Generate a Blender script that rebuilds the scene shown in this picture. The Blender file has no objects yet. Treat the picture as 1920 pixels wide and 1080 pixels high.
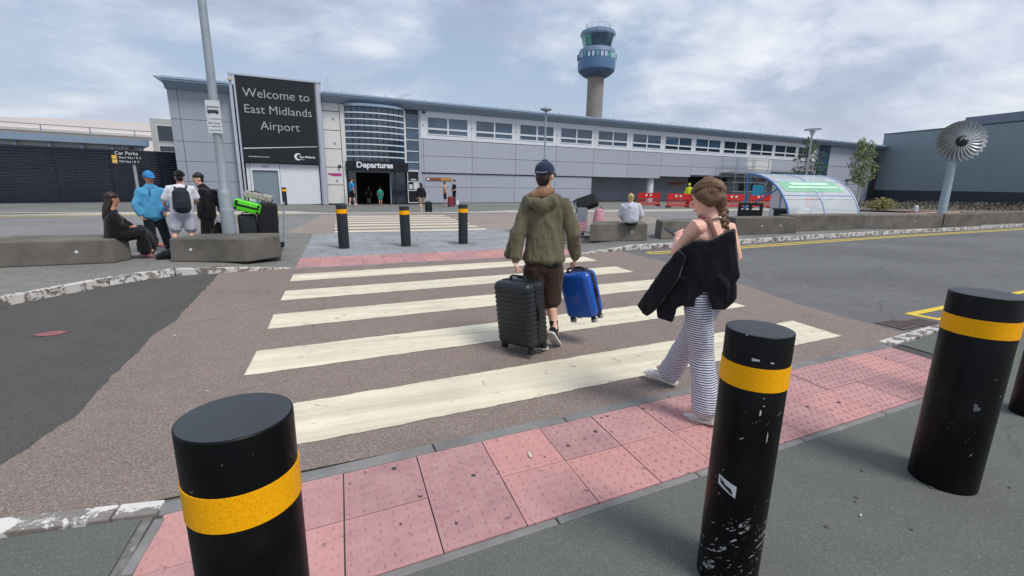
import bpy, bmesh, math, random
from math import sin, cos, pi, radians
from mathutils import Vector, Matrix, noise

random.seed(7)
SC = bpy.context.scene
COL = SC.collection

# ------------------------------------------------------------------ camera
def cam_basis(pitch, roll, yaw):
    f = Vector((sin(yaw) * cos(pitch), cos(yaw) * cos(pitch), -sin(pitch)))
    r = Vector((cos(yaw), -sin(yaw), 0))
    u = r.cross(f)
    return cos(roll) * r + sin(roll) * u, -sin(roll) * r + cos(roll) * u, f

cam_data = bpy.data.cameras.new("camera")
cam = bpy.data.objects.new("camera", cam_data)
COL.objects.link(cam)
R_, U_, F_ = cam_basis(.2213, .0156, .3535)
cam.matrix_world = Matrix(((R_.x, U_.x, -F_.x, 0), (R_.y, U_.y, -F_.y, 0), (R_.z, U_.z, -F_.z, 1.6), (0, 0, 0, 1)))
cam_data.sensor_width = 36
cam_data.lens = 36 * 867.7 / 1920
cam_data.clip_start = .05
cam_data.clip_end = 6000
SC.camera = cam

# ------------------------------------------------------------------ sky
SUN_EL, SUN_ROT = radians(56), radians(150)
world = bpy.data.worlds.new("World")
SC.world = world
world.use_nodes = True
wn, wl = world.node_tree.nodes, world.node_tree.links
wn.clear()
def N(tree_nodes, typ, **kw):
    n = tree_nodes.new(typ)
    for k, v in kw.items():
        if k in n.inputs.keys(): n.inputs[k].default_value = v
        else: setattr(n, k, v)
    return n
def mth(nodes, links, op, a, b=None, clamp=False):
    m = nodes.new('ShaderNodeMath'); m.operation = op; m.use_clamp = clamp
    for i, x in enumerate((a, b)):
        if x is None: continue
        if isinstance(x, (int, float)): m.inputs[i].default_value = x
        else: links.new(x, m.inputs[i])
    return m.outputs[0]
def ramp(nodes, links, fac, stops, interp='LINEAR'):
    r = nodes.new('ShaderNodeValToRGB'); r.color_ramp.interpolation = interp
    el = r.color_ramp.elements
    while len(el) < len(stops): el.new(.5)
    for e, (p, c) in zip(el, stops):
        e.position = p
        e.color = (c, c, c, 1) if isinstance(c, (int, float)) else (*c[:3], 1)
    links.new(fac, r.inputs[0])
    return r.outputs[0]
def mixc(nodes, links, fac, a, b, blend='MIX'):
    m = nodes.new('ShaderNodeMix'); m.data_type = 'RGBA'; m.blend_type = blend
    for s, x in ((m.inputs[0], fac), (m.inputs[6], a), (m.inputs[7], b)):
        if isinstance(x, (int, float)): s.default_value = x
        elif isinstance(x, tuple): s.default_value = (*x[:3], 1)
        else: links.new(x, s)
    return m.outputs[2]

sky = N(wn, 'ShaderNodeTexSky', sky_type='NISHITA', sun_disc=False, sun_elevation=SUN_EL, sun_rotation=SUN_ROT,
        air_density=1.0, dust_density=1.6, ozone_density=1.2)
tc = wn.new('ShaderNodeTexCoord')
sep = wn.new('ShaderNodeSeparateXYZ'); wl.new(tc.outputs['Generated'], sep.inputs[0])
zz = mth(wn, wl, 'ADD', mth(wn, wl, 'MAXIMUM', sep.outputs[2], 0.0), 0.30)
cx = mth(wn, wl, 'DIVIDE', sep.outputs[0], zz)
cy = mth(wn, wl, 'DIVIDE', sep.outputs[1], zz)
comb = wn.new('ShaderNodeCombineXYZ'); wl.new(cx, comb.inputs[0]); wl.new(cy, comb.inputs[1])
comb.inputs[2].default_value = 3.7
def cloud_noise(scale, detail, rough, dist, off):
    mp = N(wn, 'ShaderNodeMapping'); mp.inputs['Location'].default_value = off
    mp.inputs['Rotation'].default_value = (0, 0, radians(28)); mp.inputs['Scale'].default_value = (1.0, 1.25, 1)
    wl.new(comb.outputs[0], mp.inputs[0])
    n = N(wn, 'ShaderNodeTexNoise', Scale=scale, Detail=detail, Roughness=rough, Distortion=dist)
    wl.new(mp.outputs[0], n.inputs[0]); return n.outputs[0]
cover = cloud_noise(.8, 7, .56, .35, (-12.11, 1.39, 3.17))
tone = cloud_noise(1.45, 7, .56, .35, (-13.15, 11.67, 4.22))
puff = cloud_noise(4.2, 6, .58, .2, (12.24, 12.94, -4.92))
mask = ramp(wn, wl, cover, [(.36, 0.0), (.5, .75), (.66, 1.0)], 'EASE')
tone2 = mth(wn, wl, 'ADD', mth(wn, wl, 'MULTIPLY', tone, .70), mth(wn, wl, 'MULTIPLY', puff, .30))
ccol = ramp(wn, wl, tone2, [(.37, (4.0, 4.6, 6.3)), (.455, (5.4, 6.1, 7.9)), (.52, (7.7, 8.4, 9.8)), (.585, (10.0, 10.4, 11.0))])
blue = mixc(wn, wl, .6, sky.outputs[0], (5.0, 6.6, 9.2))
horizon = ramp(wn, wl, sep.outputs[2], [(0.0, 1.0), (.16, .35), (.4, 0.0)])
skyc = mixc(wn, wl, mask, blue, ccol)
skyc = mixc(wn, wl, mth(wn, wl, 'MULTIPLY', horizon, .6), skyc, (8.0, 8.35, 9.0))
bg = wn.new('ShaderNodeBackground'); bg.inputs[1].default_value = .052
wl.new(skyc, bg.inputs[0])
wo = wn.new('ShaderNodeOutputWorld'); wl.new(bg.outputs[0], wo.inputs[0])

# ------------------------------------------------------------------ sun through thin cloud
sd = bpy.data.lights.new("sun", 'SUN'); sd.energy = 1.5; sd.angle = radians(20); sd.color = (1, .96, .9)
sun = bpy.data.objects.new("sun", sd); COL.objects.link(sun)
# sky sun direction: rotation measured from +Y clockwise seen from above
sdir = Vector((sin(SUN_ROT) * cos(SUN_EL), cos(SUN_ROT) * cos(SUN_EL), sin(SUN_EL)))
sun.rotation_euler = (-sdir).to_track_quat('-Z', 'Y').to_euler()
sun.location = sdir * 60 

vs = SC.view_settings
vs.view_transform = 'Standard'; vs.look = 'None'; vs.exposure = .80; vs.gamma = 1.0; vs.use_curve_mapping = False
SC.cycles.use_denoising = True
SC.cycles.max_bounces = 8; SC.cycles.transparent_max_bounces = 10

# ------------------------------------------------------------------ helpers
def lin(h):
    h = h.lstrip('#'); o = []
    for i in (0, 2, 4):
        c = int(h[i:i + 2], 16) / 255
        o.append(c / 12.92 if c <= .04045 else ((c + .055) / 1.055) ** 2.4)
    return tuple(o)

class MB:
    """collects faces for one mesh object"""
    def __init__(s): s.v = []; s.f = []; s.m = []; s.mi = 0
    def add(s, vs_, fs_):
        o = len(s.v); s.v += [tuple(q) for q in vs_]
        for f in fs_: s.f.append([o + i for i in f]); s.m.append(s.mi)
        return s
    def box(s, x0, x1, y0, y1, z0, z1, M=None):
        v = [Vector((x, y, z)) for z in (z0, z1) for y in (y0, y1) for x in (x0, x1)]
        if M: v = [M @ q for q in v]
        return s.add(v, [(0, 2, 3, 1), (4, 5, 7, 6), (0, 1, 5, 4), (2, 6, 7, 3), (0, 4, 6, 2), (1, 3, 7, 5)])
    def quad(s, *p): return s.add(p, [tuple(range(len(p)))])
    def prism(s, pts, z0, z1, top=None):
        """plan polygon (counter-clockwise) extruded from z0 to z1; top = another plan polygon for a battered solid"""
        n = len(pts); t = top or pts
        zt = z1 if isinstance(z1, (list, tuple)) else [z1] * n
        zb = z0 if isinstance(z0, (list, tuple)) else [z0] * n
        v = [(p[0], p[1], zb[i]) for i, p in enumerate(pts)] + [(p[0], p[1], zt[i]) for i, p in enumerate(t)]
        f = [tuple(range(n - 1, -1, -1)), tuple(range(n, 2 * n))] + [(i, (i + 1) % n, n + (i + 1) % n, n + i) for i in range(n)]
        return s.add(v, f)
    def slab(s, pts, axis, a0, a1):
        """polygon drawn in the two other axes, extruded along axis"""
        n = len(pts); v = []
        for a in (a0, a1):
            for p in pts: v.append((a, p[0], p[1]) if axis == 'x' else (p[0], a, p[1]))
        f = [tuple(range(n)), tuple(range(2 * n - 1, n - 1, -1))] + [(i, n + i, n + (i + 1) % n, (i + 1) % n) for i in range(n)]
        return s.add(v, f)
    def tube(s, pts, r, n=8, cap=True):
        pts = [Vector(p) for p in pts]; k = len(pts)
        rr = r if isinstance(r, (list, tuple)) else [r] * k
        up = None; rings = []
        for i, p in enumerate(pts):
            t = (pts[min(i + 1, k - 1)] - pts[max(i - 1, 0)])
            t = t.normalized() if t.length > 1e-9 else Vector((0, 0, 1))
            if up is None: up = Vector((0, 0, 1)) if abs(t.z) < .9 else Vector((1, 0, 0))
            a = (up - t * up.dot(t)).normalized(); up = a; b = t.cross(a)
            rings.append([p + (a * cos(2 * pi * j / n) + b * sin(2 * pi * j / n)) * rr[i] for j in range(n)])
        v = [q for g in rings for q in g]
        f = [(i * n + j, i * n + (j + 1) % n, (i + 1) * n + (j + 1) % n, (i + 1) * n + j) for i in range(k - 1) for j in range(n)]
        if cap: f += [tuple(range(n - 1, -1, -1)), tuple((k - 1) * n + j for j in range(n))]
        return s.add(v, f)
    def lathe(s, prof, n=24, c=(0, 0, 0), cap=True, ang=2 * pi, M=None):
        """profile [(radius, z)] turned about z at c"""
        full = abs(ang - 2 * pi) < 1e-6; m = n if full else n + 1
        v = []
        for r, z in prof:
            for j in range(m):
                a = ang * j / n
                q = Vector((c[0] + r * cos(a), c[1] + r * sin(a), c[2] + z))
                v.append(M @ q if M else q)
        f = []
        for i in range(len(prof) - 1):
            for j in range(n):
                j2 = (j + 1) % m
                f.append((i * m + j, i * m + j2, (i + 1) * m + j2, (i + 1) * m + j))
        if cap and full: f += [tuple(range(m - 1, -1, -1)), tuple((len(prof) - 1) * m + j for j in range(m))]
        return s.add(v, f)
    def mesh(s, name, mats, smooth=False, bevel=0, segs=2, angle=40):
        me = bpy.data.meshes.new(name)
        me.from_pydata([tuple(q) for q in s.v], [], s.f)
        for m in (mats if isinstance(mats, (list, tuple)) else [mats]): me.materials.append(m)
        if any(s.m):
            me.polygons.foreach_set('material_index', s.m)
        bm = bmesh.new(); bm.from_mesh(me)
        bmesh.ops.recalc_face_normals(bm, faces=bm.faces)
        if bevel:
            bmesh.ops.remove_doubles(bm, verts=bm.verts, dist=1e-5)
            ed = [e for e in bm.edges if len(e.link_faces) == 2 and e.calc_face_angle(0) > radians(30)]
            bmesh.ops.bevel(bm, geom=ed, offset=bevel, segments=segs, affect='EDGES', profile=.5, clamp_overlap=True)
        if smooth:
            for f in bm.faces: f.smooth = True
            for e in bm.edges:
                if len(e.link_faces) == 2 and e.calc_face_angle(0) > radians(angle): e.smooth = False
        bm.to_mesh(me); bm.free(); me.update()
        return me
    def build(s, name, mats, parent=None, loc=None, **kw):
        return obj(name, s.mesh(name, mats, **kw), parent, loc)

def obj(name, data, parent=None, loc=None, rot=None, scale=None):
    o = bpy.data.objects.new(name, data); COL.objects.link(o)
    if parent: o.parent = parent
    if loc is not None: o.location = loc
    if rot is not None: o.rotation_euler = rot
    if scale is not None: o.scale = scale
    return o
def tag(o, label=None, cat=None, group=None, kind=None):
    if label: o['label'] = label
    if cat: o['category'] = cat
    if group: o['group'] = group
    if kind: o['kind'] = kind
    return o
def thing(name, label, cat, loc=(0, 0, 0), rz=0, group=None):
    return tag(obj(name, None, None, loc, (0, 0, rz)), label, cat, group)
def struct(o, label=None): return tag(o, label, None, None, 'structure')
def copy_tree(o, parent=None):
    c = o.copy(); COL.objects.link(c); c.parent = parent
    for ch in [q for q in bpy.data.objects if q.parent == o]: copy_tree(ch, c)
    return c
FONT = None
def text_mesh(name, body, size, mat, extrude=.01, align='CENTER', space=1.0, bold=0.0):
    cu = bpy.data.curves.new(name, 'FONT'); cu.body = body; cu.size = size; cu.extrude = extrude
    cu.align_x = align; cu.space_character = space; cu.offset = bold; cu.resolution_u = 3
    t = bpy.data.objects.new(name, cu); COL.objects.link(t)
    dg = bpy.context.evaluated_depsgraph_get()
    me = bpy.data.meshes.new_from_object(t.evaluated_get(dg))
    bpy.data.objects.remove(t); bpy.data.curves.remove(cu)
    me.materials.clear(); me.materials.append(mat); me.name = name
    return me

def words(body, size, mat, parent, loc, extrude=.01, al='CENTER', sp=1.0, bold=.0):
    """a line of lettering, each word an object of its own"""
    parts = body.split(' '); full = text_mesh('lettering', body, size, mat, extrude, al, sp, bold)
    x0 = min(v.co.x for v in full.vertices); x1 = max(v.co.x for v in full.vertices); bpy.data.meshes.remove(full)
    me = [text_mesh('lettering', w, size, mat, extrude, 'LEFT', sp, bold) for w in parts]
    b = [(min(v.co.x for v in q.vertices), max(v.co.x for v in q.vertices)) for q in me]
    gap = ((x1 - x0) - sum(q[1] - q[0] for q in b)) / max(1, len(me) - 1); x = x0
    for q, (a, c) in zip(me, b):
        obj('lettering', q, parent, (loc[0] + x - a, loc[1], loc[2]), (pi / 2, 0, 0)); x += c - a + gap

# ------------------------------------------------------------------ materials
def newmat(name):
    m = bpy.data.materials.new(name); m.use_nodes = True
    nt = m.node_tree; nt.nodes.clear()
    out = nt.nodes.new('ShaderNodeOutputMaterial'); b = nt.nodes.new('ShaderNodeBsdfPrincipled')
    nt.links.new(b.outputs[0], out.inputs[0])
    return m, nt.nodes, nt.links, b
def wpos(n): return n.new('ShaderNodeNewGeometry').outputs['Position']
def tnoise(n, l, vec, scale, detail=3, rough=.55, dist=0, stretch=None, loc=None):
    if stretch or loc:
        mp = n.new('ShaderNodeMapping'); l.new(vec, mp.inputs[0])
        if stretch: mp.inputs['Scale'].default_value = stretch
        if loc: mp.inputs['Location'].default_value = loc
        vec = mp.outputs[0]
    t = N(n, 'ShaderNodeTexNoise', Scale=scale, Detail=detail, Roughness=rough, Distortion=dist)
    l.new(vec, t.inputs[0]); return t.outputs[0]
def set_bump(n, l, b, h, strength, dist=.01):
    bp = n.new('ShaderNodeBump'); bp.inputs['Strength'].default_value = strength; bp.inputs['Distance'].default_value = dist
    l.new(h, bp.inputs['Height']); l.new(bp.outputs[0], b.inputs['Normal'])
def mul(c, k): return tuple(min(1, x * k) for x in c)
_pm = {}
def pbr(name, col, rough=.6, metal=0, var=.12, scale=4, bump=0, bscale=60, rnd=.0, spec=.5, stretch=None, coat=0, sheen=0):
    if isinstance(col, str): col = lin(col)
    if name in _pm: return _pm[name]
    m, n, l, b = newmat(name); _pm[name] = m
    v = n.new('ShaderNodeTexCoord').outputs['Object']
    f = tnoise(n, l, v, scale, 4, .6, .3, stretch)
    c = ramp(n, l, f, [(.3, mul(col, 1 - var)), (.7, mul(col, 1 + var))])
    if rnd:
        oi = n.new('ShaderNodeObjectInfo').outputs['Random']
        k = mth(n, l, 'ADD', mth(n, l, 'MULTIPLY', oi, 2 * rnd), 1 - rnd)
        hs = n.new('ShaderNodeHueSaturation'); l.new(c, hs.inputs['Color']); l.new(k, hs.inputs['Value']); c = hs.outputs[0]
    l.new(c, b.inputs['Base Color'])
    b.inputs['Roughness'].default_value = rough; b.inputs['Metallic'].default_value = metal
    b.inputs['Specular IOR Level'].default_value = spec
    if coat: b.inputs['Coat Weight'].default_value = coat; b.inputs['Coat Roughness'].default_value = .1
    if sheen: b.inputs['Sheen Weight'].default_value = sheen
    if bump: set_bump(n, l, b, tnoise(n, l, v, bscale, 3, .6), bump, .004)
    return m
def asphalt(name, col, speck=.35, sscale=85, stain=.16, bump=.5, light=(.5, .48, .46), lamt=.05, cracks=.55):
    m, n, l, b = newmat(name); p = wpos(n)
    big = tnoise(n, l, p, .32, 5, .6, .6); mid = tnoise(n, l, p, 3.1, 5, .65, .2)
    vo = N(n, 'ShaderNodeTexVoronoi', Scale=sscale); l.new(p, vo.inputs[0])
    vo2 = N(n, 'ShaderNodeTexVoronoi', Scale=sscale * .9); l.new(p, vo2.inputs[0])
    sp = n.new('ShaderNodeSeparateColor'); l.new(vo.outputs['Color'], sp.inputs[0])
    sp2 = n.new('ShaderNodeSeparateColor'); l.new(vo2.outputs['Color'], sp2.inputs[0])
    k1 = ramp(n, l, big, [(.3, 1 - stain), (.7, 1 + stain)])
    k2 = ramp(n, l, mid, [(.25, 1 - stain * .8), (.75, 1 + stain * .8)])
    k3 = ramp(n, l, sp.outputs[0], [(0, 1 - speck), (1, 1 + speck)])
    c = mixc(n, l, 1.0, col, k1, 'MULTIPLY'); c = mixc(n, l, 1.0, c, k2, 'MULTIPLY'); c = mixc(n, l, 1.0, c, k3, 'MULTIPLY')
    # oil and tyre darkening, hairline cracks
    oil = tnoise(n, l, p, .9, 3, .5, .8, (1, 1.6, 1), (5, 2, 0)); c = mixc(n, l, ramp(n, l, oil, [(.60, 0), (.74, .30)]), c, mul(col, .5))
    wn_ = tnoise(n, l, p, 1.7, 4, .6); wv = n.new('ShaderNodeVectorMath'); wv.operation = 'ADD'; l.new(p, wv.inputs[0]); l.new(wn_, wv.inputs[1])
    ck = N(n, 'ShaderNodeTexVoronoi', Scale=.42); ck.feature = 'DISTANCE_TO_EDGE'; l.new(wv.outputs[0], ck.inputs[0])
    gate = tnoise(n, l, p, .5, 2, .5, 0, None, (9, 4, 1))
    crk = mth(n, l, 'MULTIPLY', ramp(n, l, ck.outputs[0], [(.0, 1), (.006, 0)]), ramp(n, l, gate, [(.5, 0), (.6, cracks)]))
    c = mixc(n, l, crk, c, mul(col, .35))
    chips = ramp(n, l, sp2.outputs[1], [(1 - lamt, 0), (1 - lamt + .01, .45)])
    c = mixc(n, l, chips, c, light)
    l.new(c, b.inputs['Base Color']); b.inputs['Roughness'].default_value = .86; b.inputs['Specular IOR Level'].default_value = .35
    set_bump(n, l, b, vo.outputs['Distance'], bump, .006)
    return m

M_ROAD_L = asphalt('asphalt_dark_left', lin('#514f4c'), .22, 190, .12, .35, (.3, .29, .28), .03)
M_ROAD_R = asphalt('asphalt_grey_right', lin('#666666'), .28, 150, .17, .5, (.36, .36, .37), .04)
M_BROWN = asphalt('asphalt_buff_crossing', lin('#84756d'), .34, 170, .08, .5, (.5, .46, .44), .08)
M_FOOT = asphalt('asphalt_footway', lin('#62645f'), .2, 220, .11, .3, (.33, .33, .32), .02)
M_FARROAD = asphalt('asphalt_far', lin('#7f7d7c'), .25, 40, .14, .3, (.4, .38, .36), .03)
M_FARPAVE = asphalt('asphalt_forecourt', lin('#777672'), .2, 40, .14, .25, (.4, .38, .36), .02)

def stained(name, col, dark, scale=2.5, rough=.85, bump=.35, bscale=45, spots=.0, rnd=.06, grain=.1, second=None):
    """concrete, stone or slab: blotches, fine grain and pits"""
    m, n, l, b = newmat(name); p = wpos(n)
    a = tnoise(n, l, p, scale, 6, .65, .5); g = tnoise(n, l, p, bscale * 3, 2, .6)
    c = ramp(n, l, a, [(.32, dark), (.62, col)])
    c = mixc(n, l, 1.0, c, ramp(n, l, g, [(.25, 1 - grain), (.75, 1 + grain)]), 'MULTIPLY')
    if second:                                           # batches of slabs fired to another shade, plus ingrained dirt
        ob = n.new('ShaderNodeObjectInfo').outputs['Random']; bn_ = tnoise(n, l, p, .9, 3, .6, .3, None, (4, 4, 0))
        c = mixc(n, l, ramp(n, l, mth(n, l, 'ADD', mth(n, l, 'MULTIPLY', ob, .5), mth(n, l, 'MULTIPLY', bn_, .6)), [(.45, 0), (.85, .6)]), c, second)
        dn = tnoise(n, l, p, 26, 5, .7, .4, None, (1, 7, 3)); c = mixc(n, l, ramp(n, l, dn, [(.52, 0), (.72, .45)]), c, mul(dark, .62))
    if spots:
        s = tnoise(n, l, p, 17, 2, .5, 0, None, (3, 1, 7))
        c = mixc(n, l, ramp(n, l, s, [(.70 - spots, 0), (.74 - spots, .75)]), c, mul(dark, .45))
    oi = n.new('ShaderNodeObjectInfo').outputs['Random']
    hs = n.new('ShaderNodeHueSaturation'); l.new(c, hs.inputs['Color'])
    l.new(mth(n, l, 'ADD', mth(n, l, 'MULTIPLY', oi, 2 * rnd), 1 - rnd), hs.inputs['Value']); l.new(hs.outputs[0], b.inputs['Base Color'])
    b.inputs['Roughness'].default_value = rough; b.inputs['Specular IOR Level'].default_value = .3
    set_bump(n, l, b, tnoise(n, l, p, bscale, 5, .7), bump, .006)
    return m
M_CONC = stained('concrete_block', lin('#726c65'), lin('#56544f'), 1.6, .88, .4, 30, .0, .1)
M_KERB = stained('kerb_concrete', lin('#858381'), lin('#716f6e'), 3, .88, .3, 60, .0, .06)
M_TACT = stained('red_tactile_slab', lin('#bd9392'), lin('#ad8385'), 5, .85, .35, 90, .02, .11, .16, second=lin('#c08a80'))
M_PAVE = stained('grey_paving_slab', lin('#95979a'), lin('#85878b'), 1.5, .85, .2, 60, .0, .07)
M_JOINT = pbr('joint_grit', '#4a4644', .95, var=.2)

def flaking(name, paint, under, amount=.5, scale=9, rough=.7, soft=.05, stretch=None, smear=None):
    """paint that has worn through in patches of its own shape"""
    m, n, l, b = newmat(name); p = wpos(n)
    a = tnoise(n, l, p, scale, 6, .7, .6, stretch); g = tnoise(n, l, p, 2.2, 4, .6, .3)
    pa = ramp(n, l, g, [(.3, mul(paint, .86)), (.7, paint)])
    un = mixc(n, l, tnoise(n, l, p, 60, 3), mul(under, .7), mul(under, 1.2))
    fine = tnoise(n, l, p, 130, 2, .5)
    pa = mixc(n, l, 1.0, pa, ramp(n, l, fine, [(.3, .93), (.7, 1.05)]), 'MULTIPLY')
    if smear:                                            # grime dragged along the traffic direction
        sm = tnoise(n, l, p, 1.0, 5, .65, .4, (.35, 5, 1)); pa = mixc(n, l, 1.0, pa, ramp(n, l, sm, [(.35, 1 - smear), (.62, 1.0)]), 'MULTIPLY')
        sp_ = tnoise(n, l, p, 48, 3, .6); pa = mixc(n, l, ramp(n, l, sp_, [(.66, 0), (.72, .55)]), pa, un)
        bl = tnoise(n, l, p, 9, 3, .6, 0, None, (2, 8, 0)); pa = mixc(n, l, ramp(n, l, bl, [(.66, 0), (.74, .35)]), pa, un)
    c = mixc(n, l, ramp(n, l, a, [(amount, 0), (amount + soft, 1)]), pa, un)
    l.new(c, b.inputs['Base Color']); b.inputs['Roughness'].default_value = rough
    set_bump(n, l, b, tnoise(n, l, p, 90, 3), .3, .003)
    return m
M_ZEBRA = flaking('zebra_paint', lin('#eae0c6'), lin('#84796f'), .61, 5.5, .7, .10, smear=.26)
M_YELLOW = flaking('yellow_line_paint', lin('#e3c437'), lin('#6a6a66'), .66, 8, .65)
M_KERBW = flaking('kerb_white_paint', lin('#cfcac3'), lin('#746b65'), .50, 7, .75, .04)
M_KERBW2 = flaking('kerb_white_paint_worn', lin('#dcd8d2'), lin('#827c77'), .47, 6, .75, .04)
M_KERBR = flaking('kerb_far_paint', lin('#d9d5ca'), lin('#77706a'), .62, 3, .8, .1)
M_REDSPRAY = flaking('red_spray_paint', lin('#ad6066'), lin('#555352'), .46, 16, .8, .12)
# ------------------------------------------------------------------ ground, road, pavements
SK = .0866                                   # the crossing runs slightly askew to the road edge
def sheet(name, pts, z, mat, parent=None, sub=None):
    zs = z if isinstance(z, (list, tuple)) else [z] * len(pts)
    m = MB(); m.quad(*[(p[0], p[1], zz_) for p, zz_ in zip(pts, zs)])
    me = m.mesh(name, mat)
    if me.polygons[0].normal.z < 0: me.flip_normals()
    return obj(name, me, parent)

struct(sheet('ground', [(-1500, -800), (1500, -800), (1500, 2200), (-1500, 2200)], -.012, M_FARPAVE))
road = struct(sheet('road', [(-60, 2.0), (-2.6, 2.55), (-1.95, 2.5), (2.2, 2.7), (2.2, 9.7), (-.8, 9.6), (-6, 9.6), (-60, 9)], -.004, M_ROAD_L))
road_r = struct(sheet('road', [(2.2, 2.6), (6.4, 3.05), (90, 9.6), (90, 24), (26, 12.6), (5.2, 10.0), (2.2, 9.7)], -.003, M_ROAD_R))
ce = [(-2.05, 2.5), (-1.97, 2.9), (-1.86, 3.35), (-1.79, 3.8), (-1.84, 4.2), (-1.86, 4.55), (-1.87, 5.1), (-1.93, 5.6), (-1.86, 6.1),
      (-1.90, 6.55), (-1.93, 7.25), (-1.98, 8.1), (-2.03, 8.9), (-2.1, 9.5)]
cr = [(5.3, 9.85), (6.52, 9.75), (6.5, 9.0), (6.54, 8.1), (6.42, 6.9), (6.30, 5.76), (6.02, 4.6), (5.98, 3.8), (6.0, 3.1), (2.2, 2.75)]
def ragged(pts, amp, step=.06, seed=0):
    out = []
    for a, b in zip(pts[:-1], pts[1:]):
        a, b = Vector(a), Vector(b); k = max(1, int((b - a).length / step)); d = (b - a).normalized(); nn__ = Vector((-d.y, d.x))
        for i in range(k):
            q = a.lerp(b, i / k); out.append(tuple(q + nn__ * amp * (noise.noise((q.x * 9, q.y * 9, seed)) + .6 * noise.noise((q.x * 31, q.y * 31, seed)))))
    return out + [tuple(pts[-1])]
ce = ragged(ce, .022, .05, 1); cr = ragged(cr[:-1], .02, .06, 2) + [cr[-1]]
crossing = struct(sheet('crossing_surface', ce[::-1] + [(2.2, 2.7)] + cr[::-1][1:] + [(2.2, 9.8)], .001, M_BROWN))

def stripe(parent, x0, x1, y0, w, sk, z, i):
    m = MB(); n = 90
    ra = random.Random(i)
    top, bot = [], []
    for k in range(n + 1):
        x = x0 + (x1 - x0) * k / n
        bot.append((x + (ra.uniform(-.006, .006)), y0 + sk * x + ra.uniform(-.006, .006) + .010 * noise.noise((x * 5, y0, 1)), z))
        top.append((x + (ra.uniform(-.006, .006)), y0 + w + sk * x + ra.uniform(-.006, .006) + .010 * noise.noise((x * 5, y0, 9)), z))
    m.add(bot + top, [(k, k + 1, n + 2 + k, n + 1 + k) for k in range(n)])
    return m.build('zebra_stripe', M_ZEBRA, parent)
for k in range(5):
    stripe(crossing, -.838, 5.162, 2.898 + k * 1.3242, .613, SK, .005, k)

# flush kerb, red blister slabs and edging on the near side
KY = lambda x: 2.495 + .083 * x
near_kerb = struct(sheet('kerb_bed_near', [(-.95, KY(-.95) - .86), (5.5, KY(5.5) - .86), (5.5, KY(5.5) + .10), (-.95, KY(-.95) + .10)], -.009, M_JOINT))
def kerb_run(parent, pts, w, mat, gap=.008, length=.93, h=None, start=0, depth=.16, off=1):
    """kerb stones laid along a polyline of (x, y, ztop); w to the left of the run"""
    segs = []; tot = 0
    for a, b in zip(pts[:-1], pts[1:]):
        a, b = Vector(a), Vector(b); L = (b - a).length; segs.append((tot, L, a, b)); tot += L
    def P(s):
        for t0, L, a, b in segs:
            if s <= t0 + L + 1e-6: return a.lerp(b, max(0, (s - t0) / L))
        return segs[-1][3].copy()
    s = start; out = []
    k = 0
    while s < tot - .05:
        e = min(s + length, tot)
        a, b = P(s + gap / 2), P(e - gap / 2); mid = P((s + e) / 2)
        d = (b - a); d.z = 0; nrm = Vector((-d.y, d.x, 0)).normalized() * w * off
        # a stone bends with the run at most at its middle
        base = min(a.z, b.z) - depth
        m = MB()
        lo = [a, mid, b, b + nrm, mid + nrm, a + nrm] if (mid - (a + b) / 2).length > .02 else [a, b, b + nrm, a + nrm]
        if off < 0: lo = lo[::-1]
        m.prism([(q.x, q.y) for q in lo], [base] * len(lo), [q.z + random.uniform(-.002, .002) for q in lo])
        mt = mat(k) if callable(mat) else mat
        out.append(m.build('kerb_stone', mt, parent, bevel=.008, segs=2)); s = e; k += 1
    return out
kerb_run(near_kerb, [(-.47, KY(-.47), .004), (5.35, KY(5.35), .004)], .092, M_KERB, length=.93)
kerb_run(near_kerb, [(-.93, KY(-.93), .004), (-.47, KY(-.47), .004)], .092, M_KERB, length=.93)
EY = lambda x: 1.7 + .083 * x
kerb_run(near_kerb, [(-.93, EY(-.93) - .048, .003), (5.5, EY(5.5) - .048, .003)], .046, M_KERB, length=.92, start=0.0)
kerb_run(near_kerb, [(-.99, EY(-.95) - .5, .006), (-.93, KY(-.9) - .03, .006)], .045, M_KERB, length=.92, off=-1)

def blister_slab(name, sx, sy, nx, ny, mat, r=.0165, h=.006, t=.03, shear=.083):
    m = MB(); m.box(-sx / 2, sx / 2, -sy / 2, sy / 2, -t, 0)
    for i in range(nx):
        for j in range(ny):
            x = (i + .5) / nx * sx - sx / 2; y = (j + .5) / ny * sy - sy / 2
            m.lathe([(r, 0.0), (r * .72, h)], 8, (x, y, 0))
    m.v = [(q[0], q[1] + shear * q[0], q[2]) for q in m.v]
    return m.mesh(name, mat, smooth=True, bevel=0, angle=25)
tact = struct(obj('tactile_paving', None))
X0 = -.902; PW = .4133; rowh = .394
slab2 = blister_slab('paving_slab', PW - .007, rowh - .006, 6, 6, M_TACT)
slab1 = blister_slab('paving_slab', PW - .005, rowh * 2 - .006, 6, 12, M_TACT)
ang = math.atan(.083)
for c in range(15):
    x = X0 + .3 * 0 + (c + .5) * PW + .3 * 0
    ye = KY(x) - .004
    if c in (3, 9):
        obj('paving_slab', slab1, tact, (x, ye - rowh, random.uniform(-.001, .002)))
        continue
    for r_ in range(2):
        obj('paving_slab', slab2, tact, (x, ye - rowh * (r_ + .5), random.uniform(-.002, .002)), (random.uniform(-.004, .004), random.uniform(-.004, .004), random.uniform(-.004, .004)))

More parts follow.
